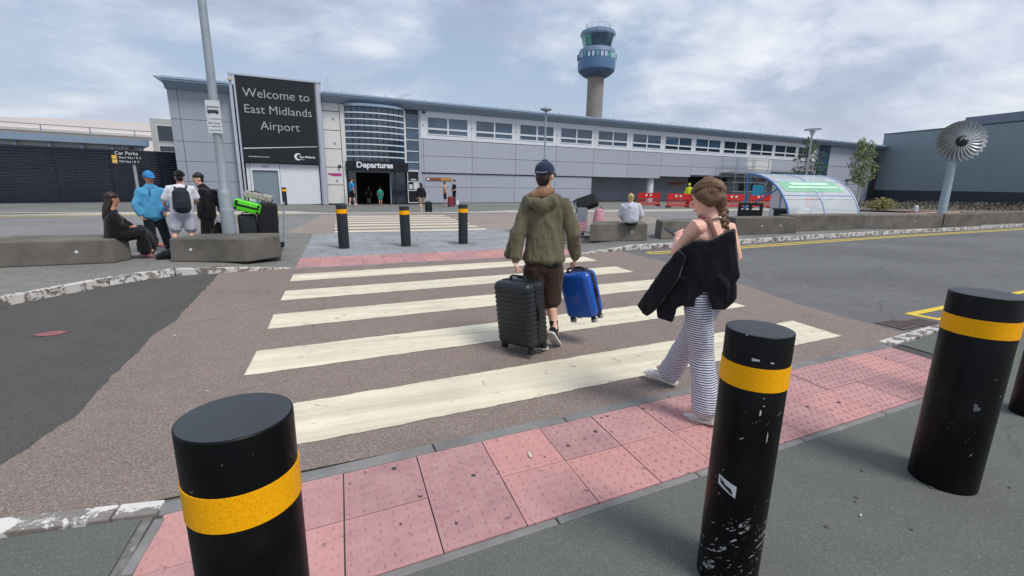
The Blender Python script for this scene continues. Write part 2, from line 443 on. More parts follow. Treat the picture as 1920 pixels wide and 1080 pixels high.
# near footway (rises gently beside the dropped kerb)
def fz(x): 
    if x < -.95: return min(.09, (-.95 - x) * .06)
    if x > 5.5: return min(.09, (x - 5.5) * .07)
    return 0
fw = MB(); xs = [-40, -8, -4, -2.45, -1.7, -.99]
for a, b in zip(xs[:-1], xs[1:]):
    ya, yb = 2.44 + .02 * max(a, -6) * 0 - .02, 2.42
    fw.quad((a, -12, fz(a) - .001), (b, -12, fz(b) - .001), (b, yb, fz(b) - .001), (a, yb, fz(a) - .001))
fw.quad((-.99, -12, 0), (5.5, -12, 0), (5.5, EY(5.5) - .049, 0), (-.93, EY(-.93) - .049, 0), (-.99, EY(-.99) - .3, 0))
xs = [5.5, 6.8, 20, 90]
for a, b in zip(xs[:-1], xs[1:]):
    fw.quad((a, -12, fz(a)), (b, -12, fz(b)), (b, KY(b) - .0, fz(b)), (a, KY(a) - .0, fz(a)))
struct(fw.build('footway', M_FOOT))
nk = struct(obj('kerb_near', None))
kerb_run(nk, [(-14, 2.6, .095), (-2.45, 2.5, .093), (-1.7, 2.475, .05), (-.93, 2.43, .008)], .105, M_KERBW2, length=.92)
kerb_run(nk, [(5.36, KY(5.36) + .03, .008), (6.8, KY(6.8) + .02, .09), (20, KY(20), .095), (60, KY(60), .095)], .125, lambda k: M_KERBW if k < 2 else M_KERB, length=.92)

# traffic island: raised left part, level middle part, raised right part
LK = [(-.87, 9.33, .006), (-1.5, 9.30, .05), (-2.1, 9.24, .10), (-2.62, 9.17, .115), (-2.95, 9.02, .115), (-3.4, 8.52, .115), (-3.7, 8.04, .115),
      (-3.97, 7.60, .115), (-4.3, 7.15, .115), (-5.3, 5.9, .115), (-7, 4.9, .115), (-14, 4.2, .115), (-40, 4, .115)]
lk = struct(obj('kerb_left_island', None))
kerb_run(lk, LK, .125, lambda k: M_KERBW2 if k in (2,) else M_KERBW, off=-1, length=.915)
isl = MB()
kin = [(p[0] + .02, p[1] + .10, p[2] - .004) for p in LK]
top = [(-.87, 15.6, .006), (-2.1, 15.6, .1), (-40, 15.6, .1)]
isl.add([kin[0], kin[1], kin[2], kin[3], kin[4], kin[5], kin[6], kin[7], kin[8], kin[9], kin[10], kin[11], kin[12], (-40, 15.6, .11), (-2.1, 15.6, .1), (-1.5, 15.6, .04), (-.87, 15.6, .006)],
        [(0, 1, 15, 16), (1, 2, 14, 15), (2, 3, 4, 5, 6, 7, 8, 9, 10, 11, 12, 13, 14)])
struct(isl.build('pavement_left', M_FARPAVE))
RK = [(5.3, 9.66, .006), (6.1, 9.86, .05), (7.0, 10.02, .115), (8.5, 10.12, .115), (10.6, 10.27, .115), (14, 10.75, .115), (18, 11.2, .115), (22, 11.55, .115),
      (26, 11.9, .115), (34, 12.7, .115), (60, 15.6, .115)]
rk = struct(obj('kerb_right_island', None))
kerb_run(rk, RK, .125, lambda k: M_KERBW if k % 5 != 4 else M_KERBW2, length=.915)
isr = MB(); kin = [(p[0], p[1] + .11, p[2] - .004) for p in RK]; back = [(p[0], max(p[1] + 1, 15.6 + max(0, p[0] - 9) * .12), p[2] - .004) for p in RK]
nn = len(kin); isr.add(kin + back, [(i, i + 1, nn + i + 1, nn + i) for i in range(nn - 1)])
struct(isr.build('pavement_right', M_FARPAVE))

mid = struct(sheet('island_bed', [(-.86, 9.2), (5.3, 9.6), (5.3, 15.6), (-.86, 15.6)], .0035, pbr('pale_joint', '#85878a', .95, var=.1)))
TY = lambda x: 9.30 + .055 * x
kerb_run(mid, [(-.86, TY(-.86) - .02, .008), (5.3, TY(5.3) - .02, .008)], .09, M_KERB, length=.92)
slab3 = blister_slab('paving_slab', .403, .4, 6, 6, M_TACT, shear=.055)
for c in range(15):
    for r_ in range(3):
        x = -.86 + (c + .5) * .4108
        obj('paving_slab', slab3, mid, (x, TY(x) + .29 + r_ * .408, .0095 + random.uniform(0, .002)))
m = MB(); m.box(-.355, .355, -.295, .295, -.03, 0); slab4 = m.mesh('paving_slab', M_PAVE, bevel=.004, segs=1)
for r_ in range(8):
    for c in range(9):
        x = -.86 + .36 + (c - (.5 if r_ % 2 else 0)) * .72 + .02
        if x < -.9 or x > 5.2: continue
        if x < -.6: obj('paving_slab', slab4, mid, (-.67, 10.93 + .055 * x + r_ * .602, .011), (0, 0, .055), (.47, 1, 1)); continue
        if x > 5.0: obj('paving_slab', slab4, mid, (5.11, 10.93 + .055 * x + r_ * .602, .011), (0, 0, .055), (.47, 1, 1)); continue
        obj('paving_slab', slab4, mid, (x, 10.93 + .055 * x + r_ * .602, .0095 + random.uniform(0, .003)), (0, 0, .055))

# second road in front of the terminal
FR = struct(sheet('road', [(-60, 15.6), (70, 15.6), (90, 31), (20, 25.4), (-60, 25.4)], -.002, M_FARROAD))
M_BROWN2 = asphalt('asphalt_buff_far', lin('#93867e'), .25, 45, .1, .3, (.55, .5, .47), .05)
FB = struct(sheet('crossing_surface', [(-1.7, 15.62), (14.5, 15.62), (16, 24.2), (-.9, 24.4), (-1.0, 22)], .004, M_BROWN2))
for k in range(7):
    stripe(FB, -.22, 4.85, 15.72 + k * 1.17, .56, -.02, .009, 20 + k)
fk = struct(obj('kerb_far', None))
kerb_run(fk, [(60, 29, .1), (34, 26.3, .1), (18, 25.3, .1), (9, 25.35, .1), (6.6, 25.4, .02), (-.9, 25.4, .01), (-2, 25.4, .1), (-40, 25.9, .1)], .14, M_KERBR, length=1.83, off=-1)
fp = MB(); fp.add([(-60, 25.5, .095), (-2, 25.5, .095), (-.9, 25.5, .006), (6.6, 25.5, .006), (9, 25.5, .095), (18, 25.45, .095), (34, 26.4, .095), (90, 31.5, .095),
                   (-60, 60, .095), (-2, 60, .095), (-.9, 60, .03), (6.6, 60, .03), (9, 60, .095), (18, 60, .095), (34, 60, .095), (90, 60, .095)],
                  [(i, i + 1, i + 9, i + 8) for i in range(7)])
struct(fp.build('forecourt', M_FARPAVE))
def line_strip(name, parent, pts, w, z, mat):
    m = MB(); n = len(pts); L_, R2 = [], []
    for i, p in enumerate(pts):
        a = Vector(pts[max(i - 1, 0)]); b = Vector(pts[min(i + 1, n - 1)]); d = (b - a).normalized(); q = Vector((-d.y, d.x)) * w / 2
        L_.append((p[0] + q.x, p[1] + q.y, z)); R2.append((p[0] - q.x, p[1] - q.y, z))
    m.add(L_ + R2, [(i, i + 1, n + i + 1, n + i) for i in range(n - 1)])
    return m.build(name, mat, parent)
ly = [(7.05, 9.50), (10.7, 9.86), (14, 10.28), (18, 10.74), (22, 11.1), (26, 11.45), (34, 12.2)]
line_strip('yellow_line', road_r, ly, .10, .001, M_YELLOW)
line_strip('yellow_line', road_r, [(a + .02, b - .24) for a, b in ly], .10, .001, M_YELLOW)
line_strip('yellow_line', road_r, [(7.0, 9.46), (7.06, 9.30)], .11, .002, M_YELLOW)
ny = [(6.95, 3.72), (10, 4.02), (20, 4.9), (40, 6.7)]
line_strip('yellow_line', road_r, ny, .10, .001, M_YELLOW)
line_strip('yellow_line', road_r, [(a + .1, b - .29) for a, b in ny], .10, .001, M_YELLOW)
line_strip('yellow_line', road_r, [(6.99, 3.73), (7.07, 3.42)], .11, .002, M_YELLOW)
line_strip('yellow_line', FR, [(-40, 25.1), (-2.2, 24.9)], .1, .003, M_YELLOW)
line_strip('yellow_line', FR, [(-40, 24.85), (-2.2, 24.65)], .1, .003, M_YELLOW)
# faded red survey mark on the left lane
m = MB(); pts = []
for i in range(20):
    a = 2 * pi * i / 20; r_ = .105 * (1 + .25 * noise.noise((cos(a) * 2, sin(a) * 2, 3)))
    pts.append((-2.93 + r_ * 1.25 * cos(a), 5.98 + r_ * .8 * sin(a), .0015))
m.add(pts, [tuple(range(20))]); m.build('painted_mark', M_REDSPRAY, road)
# ------------------------------------------------------------------ materials of the buildings
M_GREYP = pbr('grey_cladding', '#a5a9b6', .42, var=.028, scale=1.6, rnd=.03, spec=.4, stretch=(1.2, 1, .18))
M_LGREYP = pbr('pale_grey_cladding', '#969da8', .42, var=.028, scale=1.6, rnd=.03, spec=.4, stretch=(1.2, 1, .18))
M_CREAMP = pbr('off_white_cladding', '#d2d1cf', .45, var=.03, scale=.7, rnd=.02, spec=.4)
M_WHITEP = pbr('white_frame', '#d4d8de', .4, var=.02, scale=2)
M_BACKER = pbr('dark_joint', '#4b4f57', .8, var=.05)
M_ROOFB = pbr('blue_grey_roof', '#8497ab', .42, var=.04, scale=.4, spec=.5)
M_SILVER = pbr('silver_frame', '#b4b9c4', .35, metal=.25, var=.04, scale=1)
M_SIGNB = pbr('black_sign_face', '#171a20', .38, var=.08, scale=1, spec=.45)
M_LETTER = pbr('sign_letter_white', '#dedfe2', .5, var=.02)
M_LETTERG = pbr('sign_letter_grey', '#a5a8ad', .5, var=.02)
M_BLACK = pbr('black_frame', '#101216', .4, var=.1)
M_DOOR = pbr('grey_steel_door', '#7b8894', .45, var=.04, scale=1.2)
M_DARKIN = pbr('dark_interior', '#191b1f', .7, var=.2)
M_PURPLE = pbr('magenta_print', '#a8397f', .5, var=.1)
M_PAPER = pbr('notice_paper', '#c9cdd2', .6, var=.05)
M_ORANGE = pbr('orange_print', '#c98a3c', .6, var=.1)
M_BROWNP = pbr('brown_print', '#7a4a38', .6, var=.1)
M_STEEL = pbr('galvanised_steel', '#8f9aa3', .5, metal=.35, var=.1, scale=6, rnd=.03)
def glass(name, col, rough=.06, spec=.8):
    m, n, l, b = newmat(name)
    v = wpos(n); f = tnoise(n, l, v, .55, 3)
    l.new(ramp(n, l, f, [(.3, mul(col, .55)), (.55, col), (.75, mul(col, 1.6))]), b.inputs['Base Color'])  # noise in the colour stands for uneven interior light
    b.inputs['Roughness'].default_value = rough; b.inputs['Specular IOR Level'].default_value = spec
    b.inputs['Coat Weight'].default_value = .3; b.inputs['Coat Roughness'].default_value = .03
    return m
M_GLASS = glass('window_glass', lin('#3a5268'))  # bluer base colour carries the sky's reflection
M_GLASSD = glass('dark_window_glass', lin('#1c2938'))
M_GLASSB = glass('blue_glazing', lin('#35506c'))

# ------------------------------------------------------------------ terminal
FA = .124; FD = 33.98
FO = (-sin(FA) * FD, cos(FA) * FD, 0)
T = thing('terminal_building', 'long grey clad airport terminal with white window band and curved glass entrance', 'building', FO, FA)
def panel(u0, u1, z0, z1, mat, y=0., t=.05, name='wall_panel', parent=None, gap=.02):
    """one cladding panel, its face at y (negative = towards the road)"""
    return MB().box(u0 + gap, u1 - gap, y, y + t, z0 + gap, z1 - gap).build(name, mat, parent or T)
# backing walls (one core, stepped)
core = MB()
core.box(-4.66, 4.84, .06, 12, 0, 6.9).box(8.86, 25.4, .16, 12, 0, 6.9).box(4.84, 8.86, 5.0, 12, 0, 6.9)
core.box(25.4, 73, 3.2, 14, 0, 6.9).box(25.4, 57.8, .08, 3.2, 2.6, 6.9).box(57.8, 70.2, .3, 3.2, 0, 6.9).box(4.84, 8.86, .6, 5.0, 2.95, 6.9)
core.build('wall_core', M_BACKER, T)
# left wall panels
zr = [.1, 1.45, 2.61, 3.74, 4.97, 6.6]
for a, b in zip(zr[:-1], zr[1:]):
    panel(-4.7, -4.22, a, b, M_LGREYP, gap=.012); panel(-4.22, -1.56, a, b, M_LGREYP, gap=.012)
# off-white column of panels beside the sign
zc = [.1, 1.35, 2.51, 3.70, 4.87, 6.06, 6.6]
for a, b in zip(zc[:-1], zc[1:]): panel(3.46, 4.57, a, b, M_CREAMP, gap=.022)
for zq in (1.62, 4.05, 5.6): MB().lathe([(.07, 0), (.07, .03)], 12, M=Matrix.Translation((4.15, .0, zq)) @ Matrix.Rotation(pi / 2, 4, 'X')).build('wall_fixing', M_STEEL, T)
MB().box(4.58, 4.86, -.06, .05, 2.9, 6.55).build('pilaster', M_CREAMP, T)
MB().box(4.58, 4.74, -.06, .05, .05, 2.88).build('pilaster', M_CREAMP, T)
MB().box(8.80, 8.94, -.04, .15, 2.9, 6.5).build('pilaster', M_CREAMP, T)
m = MB(); m.box(3.62, 4.46, -.012, -.003, 2.0, 2.12); m.box(3.8, 4.46, -.012, -.003, 1.93, 2.0); m.build('printed_arrow_sign', M_PURPLE, T)
# white wall under the sign, with the steel door
panel(-1.18, -.95, .08, 2.62, M_WHITEP, -.10, .1, 'wall_panel'); panel(-.95, .70, 2.30, 2.62, M_WHITEP, -.10, .1, 'wall_panel', gap=.004)
panel(.70, 3.06, .08, 2.62, M_WHITEP, -.10, .1, 'wall_panel')
fr = MB(); fr.box(-.95, -.84, -.16, -.02, .06, 2.30).box(.59, .70, -.16, -.02, .06, 2.30).box(-.84, .59, -.16, -.02, 2.20, 2.30)
door = MB().box(-.84, .59, -.06, -.02, .10, 2.20).build('door', M_DOOR, T); fr.build('door_frame', M_WHITEP, door)
MB().box(-.79, -.74, -.13, -.06, 1.0, 1.25).build('handle', M_STEEL, door); MB().box(-.80, -.74, -.09, -.06, 1.75, 1.95).build('hinge', M_STEEL, door)
MB().box(-.3, .1, -.16, -.10, 2.40, 2.47).build('door_lamp', M_STEEL, T)
# curved glass drum over the entrance
UC, HALF, SAG = 6.83, 1.97, .62
RAD = (HALF ** 2 + SAG ** 2) / (2 * SAG)
def arc(u, extra=0.):                                    # y of the drum face at u
    return -(math.sqrt(max(RAD ** 2 - (u - UC) ** 2, 0)) - (RAD - SAG)) - extra
NS = 10
for k in range(NS):
    ua, ub = UC - HALF + 2 * HALF * k / NS, UC - HALF + 2 * HALF * (k + 1) / NS
    for za, zb in ((2.95, 4.86), (4.9, 6.5)):
        m = MB(); m.add([(ua + .012, arc(ua), za), (ub - .012, arc(ub), za), (ub - .012, arc(ub), zb), (ua + .012, arc(ua), zb), (ua + .012, arc(ua) + .03, za), (ub - .012, arc(ub) + .03, za), (ub - .012, arc(ub) + .03, zb), (ua + .012, arc(ua) + .03, zb)],
                        [(0, 1, 2, 3), (4, 7, 6, 5), (0, 4, 5, 1), (3, 2, 6, 7), (0, 3, 7, 4), (1, 5, 6, 2)])
        m.build('glass_pane', M_GLASSB if k == 1 and za > 4 else M_GLASS, T)
    if k: MB().box(ua - .02, ua + .02, arc(ua) - .02, arc(ua) + .06, 2.95, 6.5).build('mullion', M_BLACK, T)
for i in range(8):
    z = 3.25 + i * .40
    m = MB(); n = 20; A, B = [], []
    for k in range(n + 1):
        u = UC - HALF + 2 * HALF * k / n; A.append((u, arc(u, .20))); B.append((u, arc(u, .10)))
    m.prism(A + B[::-1], z - .035, z + .035); m.build('louvre_bar', M_WHITEP, T)
m = MB(); n = 20
m.prism([(UC - HALF + 2 * HALF * k / n, arc(UC - HALF + 2 * HALF * k / n, .28)) for k in range(n + 1)] + [(UC + HALF, .58), (UC - HALF, .58)], 6.45, 6.62)
m.build('drum_cap', M_ROOFB, T)
# entrance: black lintel, dark lobby, side screens
e = thing('entrance_sign', 'black entrance lintel with white Departures lettering over the dark doorway', 'sign', FO, FA)
m = MB(); n = 16
m.prism([(4.76 + 4.19 * k / n, arc(min(max(4.76 + 4.19 * k / n, 4.87), 8.79), .30)) for k in range(n + 1)] + [(8.95, .55), (4.76, .55)], 2.32, 2.93)
m.build('lintel', M_SIGNB, e)
t = text_mesh('lettering', 'Departures', .52, M_LETTER, .012, bold=.016)
for v in t.vertices:                                     # letters follow the curve
    u = 6.55 + v.co.x; v.co = Vector((u, arc(u, .315) + v.co.z * -1, 2.53 + v.co.y))
obj('lettering', t, e)
lob = MB(); lob.box(4.76, 4.86, .1, 5, .03, 2.93).box(8.84, 8.94, .1, 5, .03, 2.93).box(4.86, 8.84, .1, 5, 2.6, 2.9)
lob.build('lobby_wall', M_DARKIN, T)
MB().box(4.86, 8.84, 3.9, 3.95, .03, 2.6).build('lobby_back', M_DARKIN, T)
for a, b in ((4.86, 5.32), (7.72, 8.06), (8.06, 8.84)):
    MB().box(a + .03, b - .03, .0, .03, .06, 2.3).build('entrance_screen', M_GLASSD, T)
for u in (4.86, 5.32, 7.72, 8.06, 8.80): MB().box(u - .03, u + .03, -.04, .06, .04, 2.32).build('door_post', M_STEEL if u in (5.32, 7.72) else M_BLACK, T)
MB().box(5.32, 7.72, -.02, .06, 2.22, 2.32).build('door_head', M_STEEL, T)
# side glazing and notice boards
for a, b in zip([2.45, 3.02, 3.78, 4.55, 5.35], [3.02, 3.78, 4.55, 5.35, 6.32]):
    MB().box(8.98, 9.84, .05, .09, a + .03, b - .03).build('glass_pane', M_GLASS, T)
    MB().box(8.94, 9.88, .0, .12, a - .03, a + .025).build('transom', M_WHITEP, T)
MB().box(9.85, 9.99, -.02, .14, .05, 6.55).build('pilaster', M_GREYP, T)
MB().box(8.96, 9.84, .03, .13, .12, 2.42).build('notice_backing', M_BLACK, T)
for z in (.15, 1.02, 1.66, 2.38): MB().box(8.96, 9.80, -.01, .03, z - .025, z + .025).build('notice_frame', M_WHITEP, T)
for u in (8.97, 9.80): MB().box(u - .022, u + .022, -.012, .03, .15, 2.38).build('notice_frame', M_WHITEP, T)
MB().box(9.08, 9.30, .015, .028, 1.12, 1.45).build('notice_sheet', M_PAPER, T); MB().box(9.38, 9.76, .015, .028, 1.10, 1.6).build('notice_sheet', M_PAPER, T)
MB().box(9.2, 9.6, .015, .028, 1.76, 1.84).build('notice_sheet', M_PAPER, T)
# wing: upper white band with twelve window sets
wl_ = [10.49, 14.25, 18.02, 21.86, 25.71, 29.60, 33.56, 37.60, 41.65, 45.76, 49.83, 54.02]
wr_ = [13.67, 17.43, 21.25, 25.15, 29.05, 33.08, 37.12, 41.20, 45.30, 49.50, 53.65, 56.6]
edges = [10.0] + [(b + a) / 2 for a, b in zip(wl_[1:], wr_[:-1])] + [57.6]
for i, (a, b) in enumerate(zip(wl_, wr_)):
    p = MB(); L, R = edges[i] + .01, edges[i + 1] - .01
    p.box(L, a, .0, .08, 4.70, 6.60).box(b, R, .0, .08, 4.70, 6.60).box(a, b, .0, .08, 4.70, 4.98).box(a, b, .0, .08, 6.24, 6.60)
    p.build('wall_panel', M_WHITEP if i not in (9,) else M_WHITEP, T)
    w = MB()
    mdl = (a + b) / 2 if i < 11 else b - .06
    w.box(a, a + .07, .0 - .03, .06, 4.98, 6.24).box(b - .07, b, -.03, .06, 4.98, 6.24).box(a + .07, b - .07, -.03, .06, 6.17, 6.24).box(a + .07, b - .07, -.03, .06, 4.98, 5.05)
    w.box(mdl - .06, mdl + .06, -.03, .06, 5.05, 6.17).box(a + .07, b - .07, -.036, .055, 5.34, 5.46)
    win = w.build('window', M_WHITEP, T)
    for c, d in ((a + .07, mdl - .06), (mdl + .06, b - .07)):
        if d - c < .2: continue
        MB().box(c, d, .02, .04, 5.05, 5.34).build('pane', M_GLASSD if i > 5 else M_GLASS, win); MB().box(c, d, .02, .04, 5.46, 6.17).build('pane', M_GLASS if i < 8 else M_GLASSD, win)
    MB().lathe([(.06, 0), (.06, .03)], 10, M=Matrix.Translation((a - .28, .0, 5.6)) @ Matrix.Rotation(pi / 2, 4, 'X')).build('wall_fixing', M_STEEL, T)
# grey panel rows under the band
vj = [10.0, 10.21, 14.0, 17.75, 21.55, 25.4, 29.3, 33.3, 37.35, 41.5, 45.6, 49.7, 53.8, 57.6]
for i, (a, b) in enumerate(zip(vj[:-1], vj[1:])):
    top_m = M_GREYP if i != 10 else M_CREAMP
    panel(a, b, 3.50, 4.68, top_m, .03, .06, gap=.014)
    zb = 2.32 if b < 36 else 2.32 + (b - 33.3) * .05
    panel(a, b, zb, 3.50, M_GREYP, .03, .06, gap=.014)
for i, (a, b) in enumerate(zip(vj[:5], vj[1:6])):
    for z0, z1 in ((.12, 1.28), (1.28, 2.26)): panel(a, b, z0, z1, M_GREYP, .13, .05, gap=.012)
MB().box(10.0, 25.4, .06, .16, 0, .12).build('plinth', M_BACKER, T)
for a, b in ((25.4, 29), (29, 32.5), (32.5, 36), (36, 40.5), (46.5, 51), (51, 57.8)):
    for z0, z1 in ((.1, 1.3), (1.3, 2.9)): panel(a, b, z0, z1, M_GREYP, 3.1, .06, gap=.012)
MB().box(40.5, 46.5, 3.0, 3.1, .1, 2.9).build('shop_opening', M_DARKIN, T)
MB().lathe([(.36, 0), (.36, 2.6)], 20, (32.75, .7, 0)).build('column', M_WHITEP, T, smooth=True)
MB().box(25.4, 57.7, .1, 3.2, 2.60, 2.66).build('soffit', M_LGREYP, T)
# hanging sign by the recess, notice strip on the wall
m = MB(); m.box(36.2, 38.4, 1.6, 1.7, 1.75, 2.05); m.build('hanging_board', M_BROWNP, T)
n1 = MB().box(10.36, 12.32, .09, .12, 1.74, 1.97).build('direction_board', M_BROWNP, T)
MB().box(11.5, 12.26, .083, .09, 1.78, 1.93).build('orange_strip', M_ORANGE, n1); MB().box(10.42, 10.6, .083, .09, 1.78, 1.93).build('pictogram', M_PAPER, n1)
# right end
panel(57.6, 58.1, .1, 6.6, M_GREYP, .1); 
for z0, z1 in ((.1, 2.2), (2.2, 4.3), (4.3, 6.5)): MB().box(58.1, 60.45, .12, .2, z0 + .03, z1 - .03).build('glass_pane', M_GLASSB, T)
for a, b in ((60.5, 65.2), (65.2, 70.2)):
    for z0, z1 in ((.1, 2.2), (2.2, 4.3), (4.3, 6.6)): panel(a, b, z0, z1, M_GREYP, .12, .1, gap=.02)
MB().box(70.2, 78, 1.2, 3.1, 0, 6.9).build('end_wall', pbr('dark_end_wall', '#2f3743', .5), T)
# roof: thin sloping blade with deep fascia
roof = MB()
roof.slab([(-.02, 6.585), (-.02, 7.131), (14.5, 7.75), (14.5, 7.1), (.3, 6.60)], 'x', -4.75, 73.1)
for ua, ub in ((-4.75, -1.62), (3.52, 73.1)):           # the blade stops either side of the sign
    roof.slab([(-.75, 6.92), (-.75, 7.10), (-.02, 7.131), (-.02, 6.585), (-.1, 6.58)], 'x', ua, ub)
# tapered nose at the left end
roof.add([(-5.12, -.75, 7.05), (-5.12, -.75, 7.10), (-5.12, 14.5, 7.75), (-4.752, -.75, 6.92), (-4.752, -.75, 7.10), (-4.752, 14.5, 7.75), (-4.752, -.1, 6.58), (-4.752, 14.5, 7.1)],
         [(0, 3, 4, 1), (1, 4, 5, 2), (0, 2, 7, 6, 3), (0, 1, 2)])
rf = roof.build('roof', M_ROOFB, T)
for ua, ub in ((-4.75, -1.63), (3.53, 73.0)): MB().box(ua, ub, -.80, -.752, 7.02, 7.13).build('roof_gutter', pbr('gutter', '#93a6ba', .4), rf)
pins = MB()
for k in range(84):
    u = -3.6 + k * .92
    if -1.7 < u < 3.6: continue
    pins.box(u - .015, u + .015, -.70, -.66, 7.1, 7.22 + .06 * (k % 3 == 0))
    if k % 9 == 4: pins.tube([(u, -.6, 7.12), (u + .5, -.55, 7.42), (u + .8, -.5, 7.45)], .015, 5)
tag(pins.build('roof_guard', M_STEEL, rf), kind='stuff')
m = MB()
for u, h in ((3.9, 1.0), (4.1, 1.2), (4.3, .9)): m.tube([(u, 1.2, 7.1), (u, 1.2, 7.1 + h)], .012, 5)
m.build('aerial', M_STEEL, rf)
MB().box(10.15, 10.35, -.22, .0, 6.40, 6.52).build('security_camera', M_BACKER, T)
MB().lathe([(.07, 0), (.09, .06), (.09, .16)], 10, (4.35, -.1, 2.5)).build('wall_lamp', M_BLACK, T)

# welcome sign
S = thing('welcome_sign', 'tall black sign reading Welcome to East Midlands Airport in silver frame', 'sign', FO, FA)
fr = MB(); fr.box(-1.24, 3.10, -.34, -.02, 2.66, 7.60); fr.build('sign_box', M_BACKER, S)
MB().box(-1.20, 3.06, -.37, -.345, 2.70, 7.52).build('sign_face', M_SIGNB, S)
m = MB(); m.box(-1.58, -1.42, -.42, -.02, .05, 7.62); m.box(-1.34, -1.245, -.42, -.02, .05, 7.62); m.build('frame_column', M_SILVER, S)
m = MB(); m.lathe([(.20, .05), (.20, 7.6)], 18, (3.29, -.22, 0)); m.build('frame_column', M_SILVER, S, smooth=True)
MB().box(-1.6, 3.5, -.43, -.0, 7.62, 7.72).build('frame_cap', M_SILVER, S)
MB().lathe([(.12, 7.30), (.12, 7.42)], 12, (-1.5, -.44, 0)).build('floodlight', pbr('brass_lamp', '#d8cf9a', .3, metal=.4), S)
def face_text(body, size, uc, z, mat, sp=1.0, bold=.0, al='CENTER', y=-.385):
    words(body, size, mat, S, (uc, y, z), .01, al, sp, bold)
face_text('Welcome to', .72, .93, 6.46, M_LETTERG, bold=-.004)
face_text('East Midlands', .695, .95, 5.55, M_LETTERG, bold=-.004)
face_text('Airport', .72, .96, 4.62, M_LETTERG, bold=-.004)
MB().slab([(-1.16, 3.44), (3.02, 3.74), (3.02, 3.77), (-1.16, 3.49)], 'y', -.384, -.372).build('slanting_rule', M_LETTER, S)
face_text('eastmidlandsairport.com', .115, -.95, 2.97, M_LETTER, al='LEFT')
face_text('East Midlands', .17, 2.38, 3.02, M_LETTER, bold=.004)
face_text('Airport', .09, 2.05, 2.89, M_LETTER)
m = MB(); n = 18
outer = [(1.83 + .22 * cos(radians(35 + 290 * k / n)), 3.08 + .22 * sin(radians(35 + 290 * k / n))) for k in range(n + 1)]
inner = [(1.90 + .15 * cos(radians(35 + 290 * k / n)), 3.08 + .15 * sin(radians(35 + 290 * k / n))) for k in range(n + 1)]
m.slab(outer + inner[::-1], 'y', -.384, -.372); m.build('crescent_emblem', M_LETTER, S)

# ------------------------------------------------------------------ control tower
M_TSHAFT = pbr('tower_concrete', '#8b8781', .85, var=.08, scale=.35)
M_TBLUE = pbr('tower_blue', '#56779c', .45, var=.06, scale=.3)
M_TBLUE2 = pbr('tower_grey_blue', '#7288a2', .45, var=.05, scale=.3)
M_TGLASS = glass('tower_glass', lin('#2f4f63'))
M_TTEAL = glass('tower_glass_teal', lin('#4f8f8a'))
M_TWIN = pbr('tower_bright_window', '#a9bccb', .2, var=.2, scale=2)
C_ = thing('control_tower', 'round blue and grey airport control tower on a tall concrete shaft', 'tower', (63.9, 113.2, 0))
MB().lathe([(2.35, 0), (2.1, 18), (2.1, 29)], 20).build('shaft', M_TSHAFT, C_, smooth=True)
MB().lathe([(2.6, 28.6), (3.5, 29.05), (4.45, 29.85), (4.62, 30.2)], 24).build('bowl', pbr('tower_dark_blue', '#4a637e', .5), C_, smooth=True)
MB().lathe([(4.62, 30.2), (4.78, 31.2), (4.76, 32.6)], 24).build('lower_drum', M_TBLUE, C_, smooth=True)
MB().lathe([(4.60, 32.6), (4.56, 34.1)], 24).build('window_band', M_TBLUE, C_, smooth=True)
MB().lathe([(4.64, 34.1), (4.45, 35.0), (3.7, 35.4)], 24).build('upper_drum', M_TBLUE2, C_, smooth=True)
for k in range(24):
    a = radians(-90 - 27 + (k - 12) * 13)
    q = MB().box(-.38, .38, -.03, .05, 32.72, 33.92); q.build('window', M_TWIN if k % 3 else M_TTEAL, C_).location = (4.66 * cos(a), 4.66 * sin(a), 0)
    C_.children[-1].rotation_euler = (0, 0, a + pi / 2)
NF = 12
for k in range(NF):
    a0, a1 = 2 * pi * k / NF + .13, 2 * pi * (k + 1) / NF + .13
    lo, hi = 3.45, 4.2
    m = MB(); m.add([(lo * cos(a0), lo * sin(a0), 35.3), (lo * cos(a1), lo * sin(a1), 35.3), (hi * cos(a1), hi * sin(a1), 38.15), (hi * cos(a0), hi * sin(a0), 38.15),
                     (.9 * lo * cos(a0), .9 * lo * sin(a0), 35.3), (.9 * lo * cos(a1), .9 * lo * sin(a1), 35.3), (.9 * hi * cos(a1), .9 * hi * sin(a1), 38.15), (.9 * hi * cos(a0), .9 * hi * sin(a0), 38.15)],
                    [(0, 1, 2, 3), (5, 4, 7, 6), (0, 4, 5, 1), (3, 2, 6, 7), (0, 3, 7, 4), (1, 5, 6, 2)])
    m.build('cab_pane', M_TTEAL if k in (10, 5, 6) else M_TGLASS, C_)
MB().lathe([(4.25, 38.15), (4.42, 38.5), (4.38, 39.2), (3.4, 39.8), (3.3, 39.85)], NF).build('cab_roof', M_TBLUE2, C_)
rl = MB()
for z in (40.3, 40.8): 
    rl.tube([(3.1 * cos(2 * pi * k / 24), 3.1 * sin(2 * pi * k / 24), z) for k in range(25)], .045, 5, cap=False)
for k in range(12): rl.tube([(3.1 * cos(2 * pi * k / 12), 3.1 * sin(2 * pi * k / 12), 39.8), (3.1 * cos(2 * pi * k / 12), 3.1 * sin(2 * pi * k / 12), 40.85 if k % 4 else 41.7)], .05, 5)
rl.tube([(-4.1, -1, 39), (-4.1, -1, 40.6)], .06, 5)
rl.build('roof_railing', pbr('tower_rail', '#b8c4cf', .5), C_)

